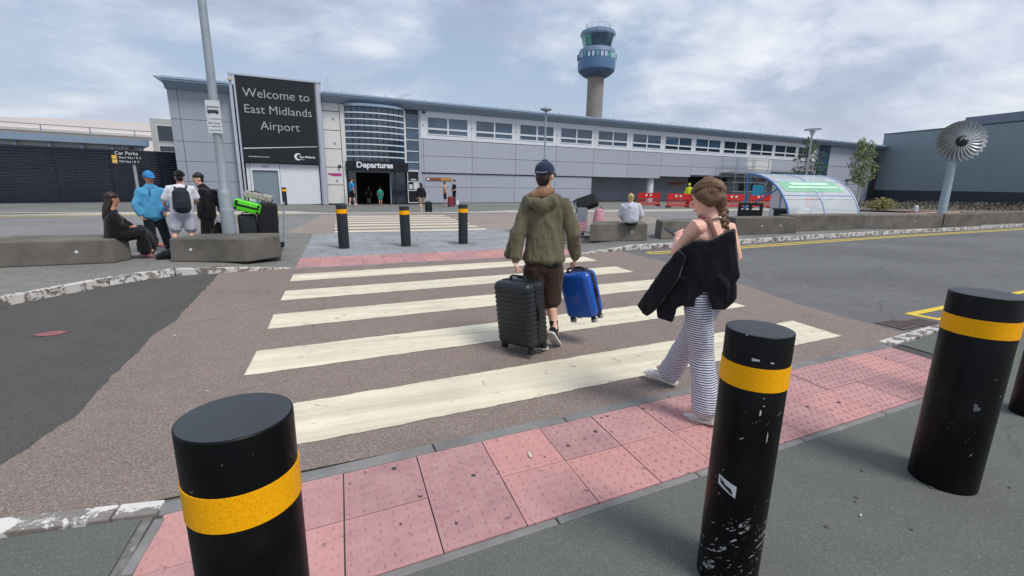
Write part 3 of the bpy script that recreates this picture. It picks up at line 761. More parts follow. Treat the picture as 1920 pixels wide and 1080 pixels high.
# ------------------------------------------------------------------ dark hall on the right
M_DHALL = pbr('anthracite_cladding', '#819098', .38, var=.05, scale=.25, rnd=.02, spec=.4)
M_DHALL2 = pbr('anthracite_plinth', '#353b45', .5, var=.1)
M_DHALL3 = pbr('grey_upper_cladding', '#76828f', .45, var=.05, scale=.3)
H_ = thing('dark_hall', 'big windowless dark grey clad hall behind the fan sculpture', 'building', (66.9, 42.6, 0))
hd = Vector((64.3 - 66.9, 18 - 42.6, 0)); hl = hd.length; hdir = hd.normalized(); hr = Matrix.Rotation(math.atan2(hdir.y, hdir.x), 4, 'Z')
def hbox(m, s0, s1, d0, d1, z0, z1): return m.box(s0, s1, d0, d1, z0, z1, hr)   # s along the wall, d away from the road
hbox(MB(), 0, 60, .12, 30, 0, 8.5).build('wall_core', M_BACKER, H_)
for k in range(10):
    hbox(MB(), k * 6 + .006, k * 6 + 5.994, .0, .12, 1.55, 8.56).build('wall_panel', M_DHALL, H_)
hbox(MB(), 0, 60, .05, .12, 0, 1.55).build('plinth', M_DHALL2, H_)
hbox(MB(), -.05, 60, -.05, .3, 8.56, 8.68).build('roof_edge', M_DHALL2, H_)
hbox(MB(), 3.6, 60, 8, 28, 8.5, 10.6).build('upper_storey', M_DHALL3, H_)
hbox(MB(), 19.6, 20.6, -.1, .0, .9, 1.5).build('wall_box', pbr('white_box', '#c8cdd2', .5), H_)

# ------------------------------------------------------------------ left: slatted fence, low building with railing, far hangar
M_NAVY = pbr('navy_slat', '#1b2332', .6, var=.10, scale=.5, rnd=.05, spec=.12)
f0, f1 = Vector((-26.9, 30.25, 0)), Vector((-8.2, 38.62, 0)); fd = f1 - f0; fa = math.atan2(fd.y, fd.x)
F2 = thing('slatted_fence', 'long navy fence of overlapping horizontal slats left of the terminal', 'fence', f0, fa)
L_ = fd.length
sl = MB(); sl.slab([(.03, .0), (-.045, .0), (-.055, .012), (-.012, .150), (.03, .150)], 'x', 0, L_)
slm = sl.mesh('slat', M_NAVY)
for k in range(21): obj('slat', slm, F2, (0, 0, .08 + k * .154))
for k in range(9): MB().box(k * 2.5 - .04, k * 2.5 + .04, .07, .15, 0, 3.3).build('post', M_BLACK, F2)
M_PINKR = pbr('pale_pink_roof', '#ddd3d0', .6, var=.05, scale=.05)
M_CREAMW = pbr('cream_wall', '#b9bab8', .6, var=.05, scale=.4)
Bl = thing('low_annex', 'low pale building with blue-grey eaves and roof railing behind the slatted fence', 'building', (-24.5, 41.6, 0), .382)
MB().box(0, 11.0, 0, 8, 0, 4.05).build('wall', M_CREAMW, Bl)
MB().box(-1, 11.35, -.5, 8.2, 4.05, 4.50).build('roof', M_ROOFB, Bl)
for k in range(7): MB().box(.5 + k * 1.7, .66 + k * 1.7, -.3, -.002, 3.4, 4.05).build('bracket', M_ROOFB, Bl)
rl = MB(); rl.tube([(-2, .1, 5.2), (13.6, .1, 5.2)], .03, 6); rl.tube([(-1.5, .1, 5.15), (4.0, .0, 4.5)], .025, 6)
for k in range(6): rl.tube([(.2 + k * 2.6, .1, 4.5), (.2 + k * 2.6, .1, 5.2)], .035, 6)
rl.build('railing', M_STEEL, Bl)
Bh = thing('far_hangar', 'distant hangar with wide pale pinkish roof beyond the annex', 'building', (-48, 70, 0), .37)
hg = MB(); hg.slab([(0, 0), (0, 7.5), (10, 8.2), (20, 8.8), (30, 9.0), (52, 8.6), (60, 7.8), (60, 0)], 'y', 0, 40)
hg.build('hall', M_PINKR, Bh)
MB().box(-.5, 60.5, -.3, 0, 7.0, 7.3).build('eaves', M_CREAMW, Bh)
Bt = thing('rear_block', 'small pale rear block with two dark windows peeking past the terminal corner', 'building', (-13.2, 44.2, 0), .2)
MB().box(0, 6, 0, 5, 0, 6.05).build('wall', M_CREAMW, Bt)
for z0, z1 in ((4.35, 5.6), (3.6, 4.1)):
    w = MB().box(.35, 1.5, -.03, .02, z0, z1).build('window', M_WHITEP, Bt); MB().box(.42, 1.43, -.045, -.03, z0 + .06, z1 - .06).build('pane', M_GLASSD, w)
# ------------------------------------------------------------------ concrete blocks
def block(pts, ztop, label, z0=.108, studs=(), batter=.02):
    c = Vector((sum(p[0] for p in pts) / len(pts), sum(p[1] for p in pts) / len(pts)))
    low = [(p[0] - c.x, p[1] - c.y) for p in pts]
    top = []
    for q in low:
        v = Vector(q); top.append(tuple(v - v.normalized() * batter))
    m = MB(); m.prism(low, 0, ztop - z0, top)
    o = thing('concrete_block', label, 'concrete block', (c.x, c.y, z0), 0, 'concrete seating blocks on the island')
    b = m.build('block', M_CONC, o, bevel=.025, segs=2)
    for i, t in studs:                                   # lifting sockets in the front face
        a, e_ = Vector(low[i]), Vector(low[(i + 1) % len(low)]); q = a.lerp(e_, t); d = (e_ - a).normalized(); nn_ = Vector((d.y, -d.x))
        ang_ = math.atan2(nn_.y, nn_.x)
        Mx = Matrix.Translation((q.x - nn_.x * .006, q.y - nn_.y * .006, (ztop - z0) * .52)) @ Matrix.Rotation(ang_, 4, 'Z') @ Matrix.Rotation(pi / 2, 4, 'Y')
        MB().lathe([(.028, 0), (.024, .012)], 10, M=Mx).build('lifting_socket', M_PAPER, o)
    return o
block([(-5.62, 10.02), (-3.86, 10.1), (-3.72, 10.5), (-3.9, 11.0), (-5.72, 11.15)], .535, 'long concrete block the woman in black sits on', studs=((0, .72),))
block([(-2.98, 10.0), (-1.68, 9.62), (-1.15, 10.14), (-1.2, 10.62), (-2.62, 10.72)], .545, 'concrete block with angled end beside the lamp post and luggage', studs=((0, .28),))
block([(6.24, 10.98), (7.98, 10.80), (8.42, 11.68), (6.86, 11.86)], .585, 'short concrete block under the blonde person in grey hoodie', studs=((0, .72),))
block([(5.35, 11.3), (5.75, 11.25), (5.95, 11.95), (5.5, 12.0)], .5, 'small concrete block partly hidden behind the man in the olive jacket')
block([(8.58, 11.0), (10.6, 11.1), (10.9, 11.9), (9.0, 11.85)], .62, 'concrete block behind the woman in striped trousers', studs=((0, .5),))
block([(11.75, 11.45), (14.42, 11.42), (14.75, 12.2), (12.2, 12.3)], .65, 'concrete block with two sockets in front of the black planter', studs=((0, .42), (0, .72)))
block([(14.85, 11.92), (18.35, 12.15), (18.6, 13.0), (15.2, 12.85)], .66, 'concrete block right in front of the arched shelter')
block([(18.6, 12.35), (20.1, 11.95), (23.1, 11.85), (23.3, 12.7), (19.1, 13.2)], .64, 'long dark-sided concrete block before the fan sculpture', studs=((1, .45),))
block([(23.45, 12.0), (26.4, 12.1), (26.6, 12.9), (23.7, 12.85)], .64, 'concrete block just right of the fan sculpture pole')
block([(26.9, 12.6), (34, 13.2), (34.1, 14.0), (27.2, 13.4)], .64, 'pale concrete block at the right edge of the photo beyond the road')

# ------------------------------------------------------------------ bollards
def bollard_mat(name, wear, seed, col='#030305'):
    m, n, l, b = newmat(name)
    v = n.new('ShaderNodeTexCoord').outputs['Object']
    mpr = n.new('ShaderNodeMapping'); mpr.inputs['Rotation'].default_value = (.5, .45, 0); l.new(v, mpr.inputs[0])
    s1 = tnoise(n, l, mpr.outputs[0], 16, 3, .6, .2, (1, 1, 4.5), (seed, 0, 0)); s2 = tnoise(n, l, v, 6, 3, .5, 0, None, (0, seed, 2)); s3 = tnoise(n, l, mpr.outputs[0], 60, 2, .5, 0, (1, 1, 3.5), (seed, 3, 0))
    sepz = n.new('ShaderNodeSeparateXYZ'); l.new(v, sepz.inputs[0])
    low = ramp(n, l, sepz.outputs[2], [(.0, wear), (.45, wear * .55), (.62, wear * .12), (1, .03)])
    k = mth(n, l, 'ADD', mth(n, l, 'MULTIPLY', s1, .6), mth(n, l, 'MULTIPLY', s3, .4))
    k = mth(n, l, 'ADD', k, mth(n, l, 'MULTIPLY', low, .10)); k = mth(n, l, 'ADD', k, mth(n, l, 'MULTIPLY', s2, .22))
    mk = ramp(n, l, k, [(.79, 0), (.81, .8)])
    c = mixc(n, l, mk, lin(col), (.42, .42, .42)); dust = tnoise(n, l, v, 4, 4)
    c = mixc(n, l, ramp(n, l, dust, [(.5, 0), (.8, .035)]), c, (.2, .2, .19))
    l.new(c, b.inputs['Base Color'])
    l.new(ramp(n, l, dust, [(.3, .32), (.7, .46)]), b.inputs['Roughness'])
    b.inputs['Specular IOR Level'].default_value = .22
    set_bump(n, l, b, tnoise(n, l, v, 220, 2), .12, .002)
    return m
M_BOL = [bollard_mat('bollard_black_%d' % i, w, i * 3.1) for i, w in enumerate((.10, .95, .02, .1))]
M_BOLCAP = pbr('bollard_cap_worn_skylit', '#33373d', .5, var=.12, scale=6, bump=.1, bscale=200)  # worn grey, its colour lightened to stand for reflected sky
M_BOLF = bollard_mat('bollard_charcoal', .0, 9, '#2b2e33')
def band_mat():
    m, n, l, b = newmat('retroreflective_yellow')
    v = n.new('ShaderNodeTexCoord').outputs['UV']
    br = N(n, 'ShaderNodeTexVoronoi', Scale=120.0); br.feature = 'DISTANCE_TO_EDGE'
    mp = n.new('ShaderNodeMapping'); mp.inputs['Scale'].default_value = (1, 1, 1); l.new(v, mp.inputs[0]); l.new(mp.outputs[0], br.inputs[0])
    c = ramp(n, l, br.outputs[0], [(0, (.95, .46, .004)), (.25, (.86, .35, .002)), (.6, (.82, .32, .001))])
    l.new(c, b.inputs['Base Color']); b.inputs['Roughness'].default_value = .45; b.inputs['Specular IOR Level'].default_value = .15
    set_bump(n, l, b, br.outputs[0], .2, .002)
    return m
M_BAND = band_mat()
def bollard(x, y, label, h, r, zt, zb, mat, z0=0, tilt=(0, 0), n=48, group='black bollards with yellow bands', base=None):
    o = thing('bollard', label, 'bollard', (x, y, z0), random.uniform(0, 6), group); o.rotation_euler = (tilt[0], tilt[1], 0)
    MB().lathe([(r, -.05), (r, h - .004), (r - .0012, h - .0012), (r - .004, h)], n).build('body', mat, o, smooth=True, angle=60)
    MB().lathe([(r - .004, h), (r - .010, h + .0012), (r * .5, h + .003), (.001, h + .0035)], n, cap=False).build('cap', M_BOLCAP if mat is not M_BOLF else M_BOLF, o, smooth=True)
    bm_ = MB().lathe([(r + .0022, zb), (r + .0022, zt)], n, cap=False)
    bm_.lathe([(r - .001, zb), (r + .0022, zb)], n, cap=False); bm_.lathe([(r + .0022, zt), (r - .001, zt)], n, cap=False)
    bo = bm_.build('reflective_band', M_BAND, o, smooth=True, angle=50)
    uv = bo.data.uv_layers.new(name='UVMap')
    for lp in bo.data.loops:
        co = bo.data.vertices[lp.vertex_index].co; uv.data[lp.index].uv = ((math.atan2(co.y, co.x)) * r, co.z)
    if base: MB().prism([(-base, -base * .7), (base, -base * .7), (base, base * .7), (-base, base * .7)], -.02, .004).build('base_pad', M_KERB, o)
    return o
b1 = bollard(-.247, 1.092, 'black bollard closest to the camera at bottom left of the photo', 1.090, .1165, .964, .882, M_BOL[0], group='bollards on the near footway')
b2 = bollard(1.444, 1.232, 'scratched black bollard with white sticker beside the walking woman', 1.088, .1165, .970, .882, M_BOL[1], group='bollards on the near footway')
b3 = bollard(3.12, 1.343, 'clean black bollard on grey footway right of the stickered one', 1.085, .151, .968, .878, M_BOL[2], group='bollards on the near footway')
bollard(4.70, 1.62, 'black bollard cut off by the right edge of the photo', 1.068, .118, .957, .868, M_BOL[3], group='bollards on the near footway')
bollard(.03, 11.92, 'leftmost of the three bollards across the crossing', 1.04, .125, .94, .84, M_BOLF, .01, (0, -.01), 32, 'bollards across the crossing')
bollard(1.52, 11.98, 'middle of the three bollards across the crossing, slightly leaning', 1.0, .125, .90, .80, M_BOLF, .01, (.0, -.02), 32, 'bollards across the crossing', .3)
bollard(3.05, 12.12, 'rightmost of the three bollards across the crossing, by the man in olive', 1.04, .125, .93, .83, M_BOLF, .01, (0, 0), 32, 'bollards across the crossing', .36)
bollard(-3.2, 32.2, 'far black and yellow bollard by the grey steel door', 1.08, .13, .98, .84, M_BOLF, .095, (0, 0), 16, 'bollards by the terminal door')
# torn sticker on the second bollard (curved to its surface)
def on_bollard(r, a, z): return (r * cos(a), r * sin(a), z)
ac = math.atan2(1.20 - 1.245, 1.30 - 1.462)
pts_ = [(-.36, .045), (.42, .02), (.38, -.045), (-.05, -.03), (-.34, -.01)]
def patch(parent, name, pts, ac, zc, r, mat, n=8):
    m = MB(); us = [i / n for i in range(n + 1)]
    lo, hi = [], []
    for u in us:
        a = pts[0][0] + (pts[1][0] - pts[0][0]) * u
        zt_ = pts[0][1] + (pts[1][1] - pts[0][1]) * u; zb_ = pts[3][1] + (pts[2][1] - pts[3][1]) * u
        hi.append(on_bollard(r, ac + a, zc + zt_)); lo.append(on_bollard(r, ac + a, zc + zb_))
    m.add(hi + lo, [(i, i + 1, n + 2 + i, n + 1 + i) for i in range(n)])
    return m.build(name, mat, parent)
st = patch(b2, 'sticker', [(-.30, .034), (.30, .012), (.29, -.038), (-.27, -.006)], ac + .1, .475, .118, M_PAPER)
for a0, a1, z0_, z1_ in ((-.25, -.08, .016, .022), (-.22, .0, .004, .010), (-.1, .16, -.006, .006), (.0, .2, -.012, -.004)):
    patch(st, 'sticker_print', [(a0, z1_), (a1, z1_ - .012), (a1, z0_ - .016), (a0, z0_)], ac + .1, .475, .119, M_BLACK, 3)
# paint chips
M_CHIP = pbr('chipped_paint', '#b9b9b6', .7, var=.1)
for a, z, w, h_ in ((-.15, 1.0, .22, .007), (.32, .995, .10, .004), (.18, .80, .05, .016), (.22, .86, .03, .003), (.25, .83, .07, .002), (.5, .70, .03, .03)):
    patch(b2, 'paint_chip', [(-w / 2, h_), (w / 2, h_ * .6), (w / 2, -h_ * .3), (-w / 2, -h_ * .6)], -2.28 + a, z, .1176, M_CHIP, 3)
for a, z, w, h_ in ((.45, .50, .18, .02), (.4, .52, .1, .012)):
    patch(b3, 'paint_chip', [(-w / 2, h_), (w / 2, h_ * .6), (w / 2, -h_ * .3), (-w / 2, -h_ * .6)], -2.75 + a, z, .1522, pbr('grey_scuff', '#5a5d60', .7), 3)
patch(b3, 'sticker', [(-.12, .05), (.1, .05), (.1, -.04), (-.12, -.04)], -1.2, .80, .1522, pbr('yellow_sticker', '#c9cf7a', .6), 3)

# ------------------------------------------------------------------ drain covers
M_IRON = pbr('cast_iron', '#6a5a56', .6, metal=.3, var=.2, scale=20)
def gully(x, y, w, d, rz, label):
    o = thing('drain_cover', label, 'drain cover', (x, y, .002), rz, 'road gullies')
    MB().box(-w / 2, w / 2, -d / 2, d / 2, -.0, .001).build('pit', M_BLACK, o)
    f = MB(); f.box(-w / 2, w / 2, -d / 2, -d / 2 + .025, .001, .007).box(-w / 2, w / 2, d / 2 - .025, d / 2, .001, .007).box(-w / 2, -w / 2 + .025, -d / 2 + .025, d / 2 - .025, .001, .007).box(w / 2 - .025, w / 2, -d / 2 + .025, d / 2 - .025, .001, .007)
    f.build('frame', M_IRON, o)
    k = 7
    for i in range(k):
        x_ = -w / 2 + .05 + (w - .1) * i / (k - 1); MB().box(x_ - .012, x_ + .012, -d / 2 + .025, d / 2 - .025, .001, .006).build('bar', M_IRON, o)
gully(6.28, 3.45, .36, .30, .07, 'rusty iron drain grating in the road edge, nearer the crossing')
gully(6.68, 3.40, .36, .30, .07, 'rusty iron drain grating beside the yellow lines')

# ------------------------------------------------------------------ lamp posts and signs
M_COLUMN = pbr('lamp_column_grey', '#96a1a7', .5, metal=.25, var=.12, scale=5)
M_LENS = pbr('lamp_lens', '#c6cdd4', .3, var=.05)
lp = thing('lamp_post', 'tall galvanised lamp post carrying the bus stop plates', 'lamp post', (-2.21, 11.12, .1))
MB().lathe([(.15, -.05), (.15, .02), (.135, .03), (.125, 1.22), (.118, 1.26), (.085, 1.34), (.082, 2.2), (.066, 6.5), (.06, 8.0)], 24).build('column', M_COLUMN, lp, smooth=True)
MB().lathe([(.093, .93 + .1), (.093, .965 + .1)], 24).build('strap', M_SILVER, lp) if 0 else MB().lathe([(.128, .88), (.128, .92)], 24).build('strap', M_SILVER, lp)
m = MB(); m.tube([(0, 0, 7.9), (0, 0, 8.05), (.2, -.1, 8.15), (.9, -.3, 8.2)], .03, 8); m.build('bracket_arm', M_COLUMN, lp)
m = MB(); m.box(.8, 1.4, -.5, -.25, 8.15, 8.25); m.build('lantern', M_STEEL, lp, bevel=.02)
M_PLATE = pbr('white_sign_plate', '#ccd0d4', .4, var=.03); M_SIGNK = pbr('sign_black_print', '#33373d', .5, var=.05)
bs = thing('bus_stop_sign', 'white bus stop plate with bus pictogram strapped to the lamp post', 'sign', (-2.21, 11.12, 0), -.12)
MB().box(-.125, .130, -.105, -.095, 2.76, 3.10).build('plate', M_PLATE, bs)
MB().box(-.125, .125, -.105, -.095, 2.62, 2.745).build('plate', M_PLATE, bs); MB().box(-.125, .130, -.105, -.095, 2.49, 2.605).build('plate', M_PLATE, bs)
m = MB(); m.slab([(-.10, 2.86), (-.085, 2.86), (-.08, 2.845), (-.055, 2.845), (-.05, 2.86), (.04, 2.86), (.045, 2.845), (.075, 2.845), (.08, 2.86), (.10, 2.862), (.105, 2.985), (-.10, 2.985)], 'y', -.1085, -.1055); m.build('bus_pictogram', M_SIGNK, bs)
for a in (-.09, -.045, -.003, .04): MB().box(a, a + .036, -.1105, -.109, 2.92, 2.965).build('bus_window', M_PLATE, bs)
MB().box(.083, .10, -.1105, -.109, 2.90, 2.965).build('bus_window', M_PLATE, bs)
for body, z, s in (('Bus Stop', 2.66, .058), ('Drop off only', 2.53, .042)):
    words(body, s, M_SIGNK, bs, (0, -.1065, z), .0008)
cp = thing('car_park_sign', 'black Car Parks direction sign with yellow squares on a grey post', 'sign', (-8.46, 25.64, 0.0), .25)
MB().lathe([(.06, 0), (.06, 2.98)], 12).build('post', M_COLUMN, cp, smooth=True); MB().box(-.11, .11, -.07, .07, 2.8, 2.98).build('post_cap', M_BLACK, cp)
MB().box(-.74, .52, -.10, -.065, 2.19, 2.77).build('board', M_SIGNB, cp)
words('Car Parks', .2, M_LETTER, cp, (-.2, -.103, 2.58), .003)
words('Short Stay 1 & 2', .115, M_LETTER, cp, (-.48, -.103, 2.43), .003, 'LEFT')
words('Mid Stay 1 & 2', .115, M_LETTER, cp, (-.48, -.103, 2.26), .003, 'LEFT')
M_YSQ = pbr('sign_yellow', '#d8b85c', .5, var=.05)
for z in (2.40, 2.22): MB().box(-.71, -.54, -.106, -.10, z, z + .15).build('yellow_square', M_YSQ, cp)
def street_lamp(x, y, h, label, kind):
    o = thing('street_lamp', label, 'street lamp', (x, y, .09), 0, 'slim street lamps on the forecourt')
    MB().lathe([(.085, 0), (.08, 1.1), (.055, 1.2), (.04, h)], 12).build('column', M_COLUMN, o, smooth=True)
    if kind: MB().lathe([(.03, h - .06), (.12, h - .02), (.30, h + .06), (.26, h + .12), (.12, h + .17), (.001, h + .18)], 16).build('lantern', M_STEEL, o, smooth=True)
    else:
        MB().lathe([(.05, h), (.16, h + .3)], 12).build('lens', M_LENS, o, smooth=True)
        MB().slab([(-.35, h + .30), (.35, h + .36), (.30, h + .46), (-.28, h + .42)], 'y', -.28, .28).build('lantern', M_STEEL, o)
    return o
street_lamp(9.75, 22.0, 5.02, 'slim street lamp with disc head rising behind the man in the cap', 1)
street_lamp(25.1, 19.8, 4.35, 'slim street lamp with slanted head behind the arched shelter', 0)

# ------------------------------------------------------------------ red barriers
M_RED = pbr('red_plastic', '#c2281f', .42, var=.1, scale=3, rnd=.08); M_RUB = pbr('black_rubber', '#1a1a1b', .8, var=.15)
M_RETRO = pbr('white_reflector', '#d9cfcb', .4, var=.05)
def barrier_meshes(L):
    f = MB(); f.box(0, L, -.03, .03, .86, 1.0).box(0, L, -.03, .03, .10, .2).box(0, .05, -.03, .03, .2, .86).box(L - .05, L, -.03, .03, .2, .86).box(.05, L - .05, -.022, .022, .60, .68)
    for k in range(12):
        x = .05 + (L - .1) * (k + .5) / 12; f.box(x - .025, x + .025, -.014, .014, .2, .6)
    f.box(.05, L - .05, -.012, .012, .68, .86)
    return f.mesh('frame', M_RED)
bar_me = barrier_meshes(1.95)
ft = MB().box(-.06, .06, -.28, .28, 0, .1).mesh('foot', M_RUB); rp = MB().box(-.09, .09, -.036, -.031, .76, .9).mesh('reflector', M_RETRO)
def barrier(x, y, rz, label):
    o = thing('plastic_barrier', label, 'barrier', (x, y, .09), rz, 'red plastic pedestrian barriers')
    obj('frame', bar_me, o)
    for a in (.12, 1.83): obj('foot', ft, o, (a, 0, 0))
    for a in (.72, 1.1): obj('reflector', rp, o, (a, 0, 0))
barrier(21.3, 30.4, -.06, 'red plastic barrier standing alone before the white column')
barrier(22.3, 28.2, -.03, 'red plastic barrier left of the hi-vis worker')
barrier(24.3, 28.15, -.1, 'red plastic barrier just left of the woman\'s head')
barrier(26.6, 27.4, -.2, 'red plastic barrier hidden mostly behind the woman\'s head')
barrier(28.8, 27.0, -.18, 'red plastic barrier right of the woman\'s plait')
barrier(30.8, 26.7, -.15, 'red plastic barrier left of the shelter\'s blue post')
barrier(32.9, 26.5, -.1, 'red plastic barrier seen through the end of the shelter')

# ------------------------------------------------------------------ scaffold tower against the terminal
sc_ = thing('scaffold_tower', 'steel scaffold tower with boards against the terminal wall', 'scaffold', (FO[0] + 41.2 * cos(FA) + 1.1 * sin(FA), FO[1] + 41.2 * sin(FA) - 1.1 * cos(FA), .09), FA)
def pole(a, b, r=.028): return MB().tube([a, b], r, 7).build('scaffold_pole', M_STEEL, sc_)
for x in (0, 2.4, 4.9):
    for y in (-1.0, .6): pole((x, y, 0), (x, y, 4.4))
for z in (1.1, 2.0, 2.9, 3.6, 4.2):
    for y in (-1.0, .6): pole((-.25, y, z), (5.15, y, z))
for z in (2.0, 2.9):
    for x in (0, 2.4, 4.9): pole((x, -1.15, z - .06), (x, .75, z - .06))
pole((2.5, -1.05, .1), (4.8, -1.05, 1.9)); pole((2.5, -1.05, 2.9), (4.8, -1.05, 1.1)); pole((1.7, -1.1, .0), (1.2, -1.1, 3.0)); pole((2.05, -1.1, .0), (1.55, -1.1, 3.0))
for k in range(4): MB().box(-.2, 5.1, -.95 + k * .38, -.60 + k * .38, 2.93, 2.97).build('scaffold_board', M_BACKER, sc_)
for k in range(8): MB().tube([(1.7 - k * .06, -1.1, .3 + k * .36), (2.05 - k * .06, -1.1, .3 + k * .36)], .015, 5).build('ladder_rung', M_STEEL, sc_)
MB().box(2.55, 4.8, .35, .4, 1.15, 2.0).build('dark_sheet', M_BLACK, sc_)

# ------------------------------------------------------------------ arched shelter
def poly_mat():
    m, n, l, b = newmat('polycarbonate')
    out = [q for q in n if q.type == 'OUTPUT_MATERIAL'][0]
    b.inputs['Base Color'].default_value = (.80, .84, .86, 1); b.inputs['Roughness'].default_value = .25
    tr = n.new('ShaderNodeBsdfTransparent'); tr.inputs[0].default_value = (.86, .91, .95, 1)
    mx = n.new('ShaderNodeMixShader'); mx.inputs[0].default_value = .52
    l.new(tr.outputs[0], mx.inputs[1]); l.new(b.outputs[0], mx.inputs[2]); l.new(mx.outputs[0], out.inputs[0])
    return m
def tint_mat(name, col, fac):
    m, n, l, b = newmat(name); out = [q for q in n if q.type == 'OUTPUT_MATERIAL'][0]
    b.inputs['Base Color'].default_value = (*col, 1); b.inputs['Roughness'].default_value = .35
    tr = n.new('ShaderNodeBsdfTransparent'); mx = n.new('ShaderNodeMixShader'); mx.inputs[0].default_value = fac
    l.new(tr.outputs[0], mx.inputs[1]); l.new(b.outputs[0], mx.inputs[2]); l.new(mx.outputs[0], out.inputs[0]); return m
M_POLY = poly_mat(); M_GREENB = tint_mat('green_banner_film', lin('#8ad8a2'), .55)
M_FRAMEB = pbr('shelter_blue', '#4a74ab', .4, var=.08); M_POLYW = pbr('banner_letters', '#c9ead0', .5)
sh = thing('arched_shelter', 'quarter-arch clear shelter with blue frame and green banner', 'shelter', (17.05, 16.2, .11))
SD, SH_, SL = 2.28, 2.07, 4.15
def apt(t): return (-SD * sin(t) , SH_ * cos(t))                    # t 0 = ridge at the back, pi/2 = foot
for x in (0, SL * .5, SL):
    MB().tube([(x, *apt(pi / 2 * k / 14)) for k in range(15)], .045, 8).build('arch_rib', M_FRAMEB if x == 0 else pbr('shelter_pale_blue', '#9fb2cc', .4), sh, smooth=True)
    MB().tube([(x, 0, 0), (x, 0, SH_)], .05, 8).build('post', M_FRAMEB, sh, smooth=True)
for t_ in (0, .55, .95): MB().tube([(0, *apt(t_)), (SL, *apt(t_))], .03, 6).build('purlin', pbr('shelter_pale_blue', '#9fb2cc', .4), sh)
q = apt(.78)
MB().tube([(0, 0, .55), (0, *q)], .035, 6).build('brace', M_FRAMEB, sh); MB().tube([(SL, 0, .55), (SL, *q)], .035, 6).build('brace', pbr('shelter_pale_blue', '#9fb2cc', .4), sh)
for i, (xa, xb) in enumerate(((.03, SL * .5 - .02), (SL * .5 + .02, SL - .03))):
    for ta, tb in ((.0, .55), (.56, 1.04), (1.05, 1.52)):
        m = MB(); k = 5; A = [(xa, *apt(ta + (tb - ta) * j / k)) for j in range(k + 1)]; B = [(xb, *apt(ta + (tb - ta) * j / k)) for j in range(k + 1)]
        m.add(A + B, [(j, j + 1, k + 2 + j, k + 1 + j) for j in range(k)]); m.build('clear_panel', M_POLY, sh, smooth=True)
def up(t, e=.03): a = apt(t); return (a[0] - e * sin(t), a[1] + e * cos(t))
m = MB(); k = 4; ta, tb = .56, .86
A = [(.25, *up(ta + (tb - ta) * j / k)) for j in range(k + 1)]; B = [(SL - .45, *up(ta + (tb - ta) * j / k)) for j in range(k + 1)]
m.add(A + B, [(j, j + 1, k + 2 + j, k + 1 + j) for j in range(k)]); ban = m.build('banner', M_GREENB, sh)
for t0_, t1_, a, b in ((.60, .68, .9, 3.1), (.72, .77, .6, 3.5)):
    m = MB(); m.add([(a, *up(t0_, .034)), (b, *up(t0_, .034)), (b, *up(t1_, .034)), (a, *up(t1_, .034))], [(0, 1, 2, 3)]); m.build('banner_line', M_POLYW, ban)
MB().box(.35, 1.0, .0, .03, 1.15, 1.6).build('poster', pbr('cyan_poster', '#3fa3c6', .5, var=.2, scale=9), sh)
for x in (1.5, 2.6): MB().box(x, x + 1.05, -.03, .02, .1, 1.9).build('back_panel', M_POLY, sh)
bench = thing('picnic_bench', 'small dark bench table standing inside the arched shelter', 'bench', (18.1, 15.0, .11))
MB().box(-.55, .55, -.2, .2, .58, .64).build('top', M_BACKER, bench)
for x in (-.45, .0, .45): MB().box(x - .05, x + .05, -.15, .15, 0, .58).build('leg', M_BLACK, bench)
bn = thing('black_planter', 'black metal planter box with two square openings behind a concrete block', 'planter', (14.62, 13.62, .11), -.82)
m = MB(); m.box(-.42, .42, -.28, .28, 0, .62); m.build('box', M_BLACK, bn)
m = MB(); m.box(-.42, .42, -.28, -.24, .62, .68).box(-.42, .42, -.28, -.24, .84, .93).box(-.42, -.30, -.28, -.24, .68, .84).box(-.05, .05, -.28, -.24, .68, .84).box(.30, .42, -.28, -.24, .68, .84)
m.build('back_frame', M_BLACK, bn)

# ------------------------------------------------------------------ jet engine fan sculpture
M_BLADE = pbr('titanium_blade', '#a2a5a8', .42, metal=.45, var=.1, scale=3, rnd=.05)
fan = thing('fan_sculpture', 'jet engine fan on a slanting-looking grey post', 'sculpture', (26.62, 13.78, .1))
MB().lathe([(.20, 0), (.18, .05), (.155, 2.85)], 16).build('post', pbr('fan_post', '#93a3aa', .5, metal=.2, var=.1), fan, smooth=True)
FC = Vector((.08, -.12, 3.70)); ax = Vector((-.62, -.75, .06)).normalized()     # faces the road, turned a little left
fx = ax.cross(Vector((0, 0, 1))).normalized(); fy = fx.cross(ax).normalized()
def fpt(r, a, d): return FC + fx * (r * cos(a)) + fy * (r * sin(a)) + ax * d
NB = 26
for k in range(NB):
    a = 2 * pi * k / NB; m = MB(); rows = 6; F_b = []
    for i in range(rows + 1):
        s = i / rows; r = .22 + .68 * s; tw = radians(18 + 42 * s); ch = .10 + .11 * s; sw = .10 * sin(s * pi) - .05 * s
        for e_, tz_ in ((-1, 0), (0, .012), (1, 0)):
            da = (e_ * ch * cos(tw)) / max(r, .2) + sw; dd = e_ * ch * sin(tw) * .8 + .05 * (1 - s)
            F_b.append(fpt(r, a + da, dd + tz_))
    m.add(F_b + [v - ax * .014 for v in F_b], [(i * 3 + j, i * 3 + j + 1, (i + 1) * 3 + j + 1, (i + 1) * 3 + j) for i in range(rows) for j in range(2)] +
          [(21 + i * 3 + j, 21 + (i + 1) * 3 + j, 21 + (i + 1) * 3 + j + 1, 21 + i * 3 + j + 1) for i in range(rows) for j in range(2)])
    m.build('fan_blade', M_BLADE, fan, smooth=True)
rot = Matrix.Translation(FC) @ ax.to_track_quat('Z', 'Y').to_matrix().to_4x4()
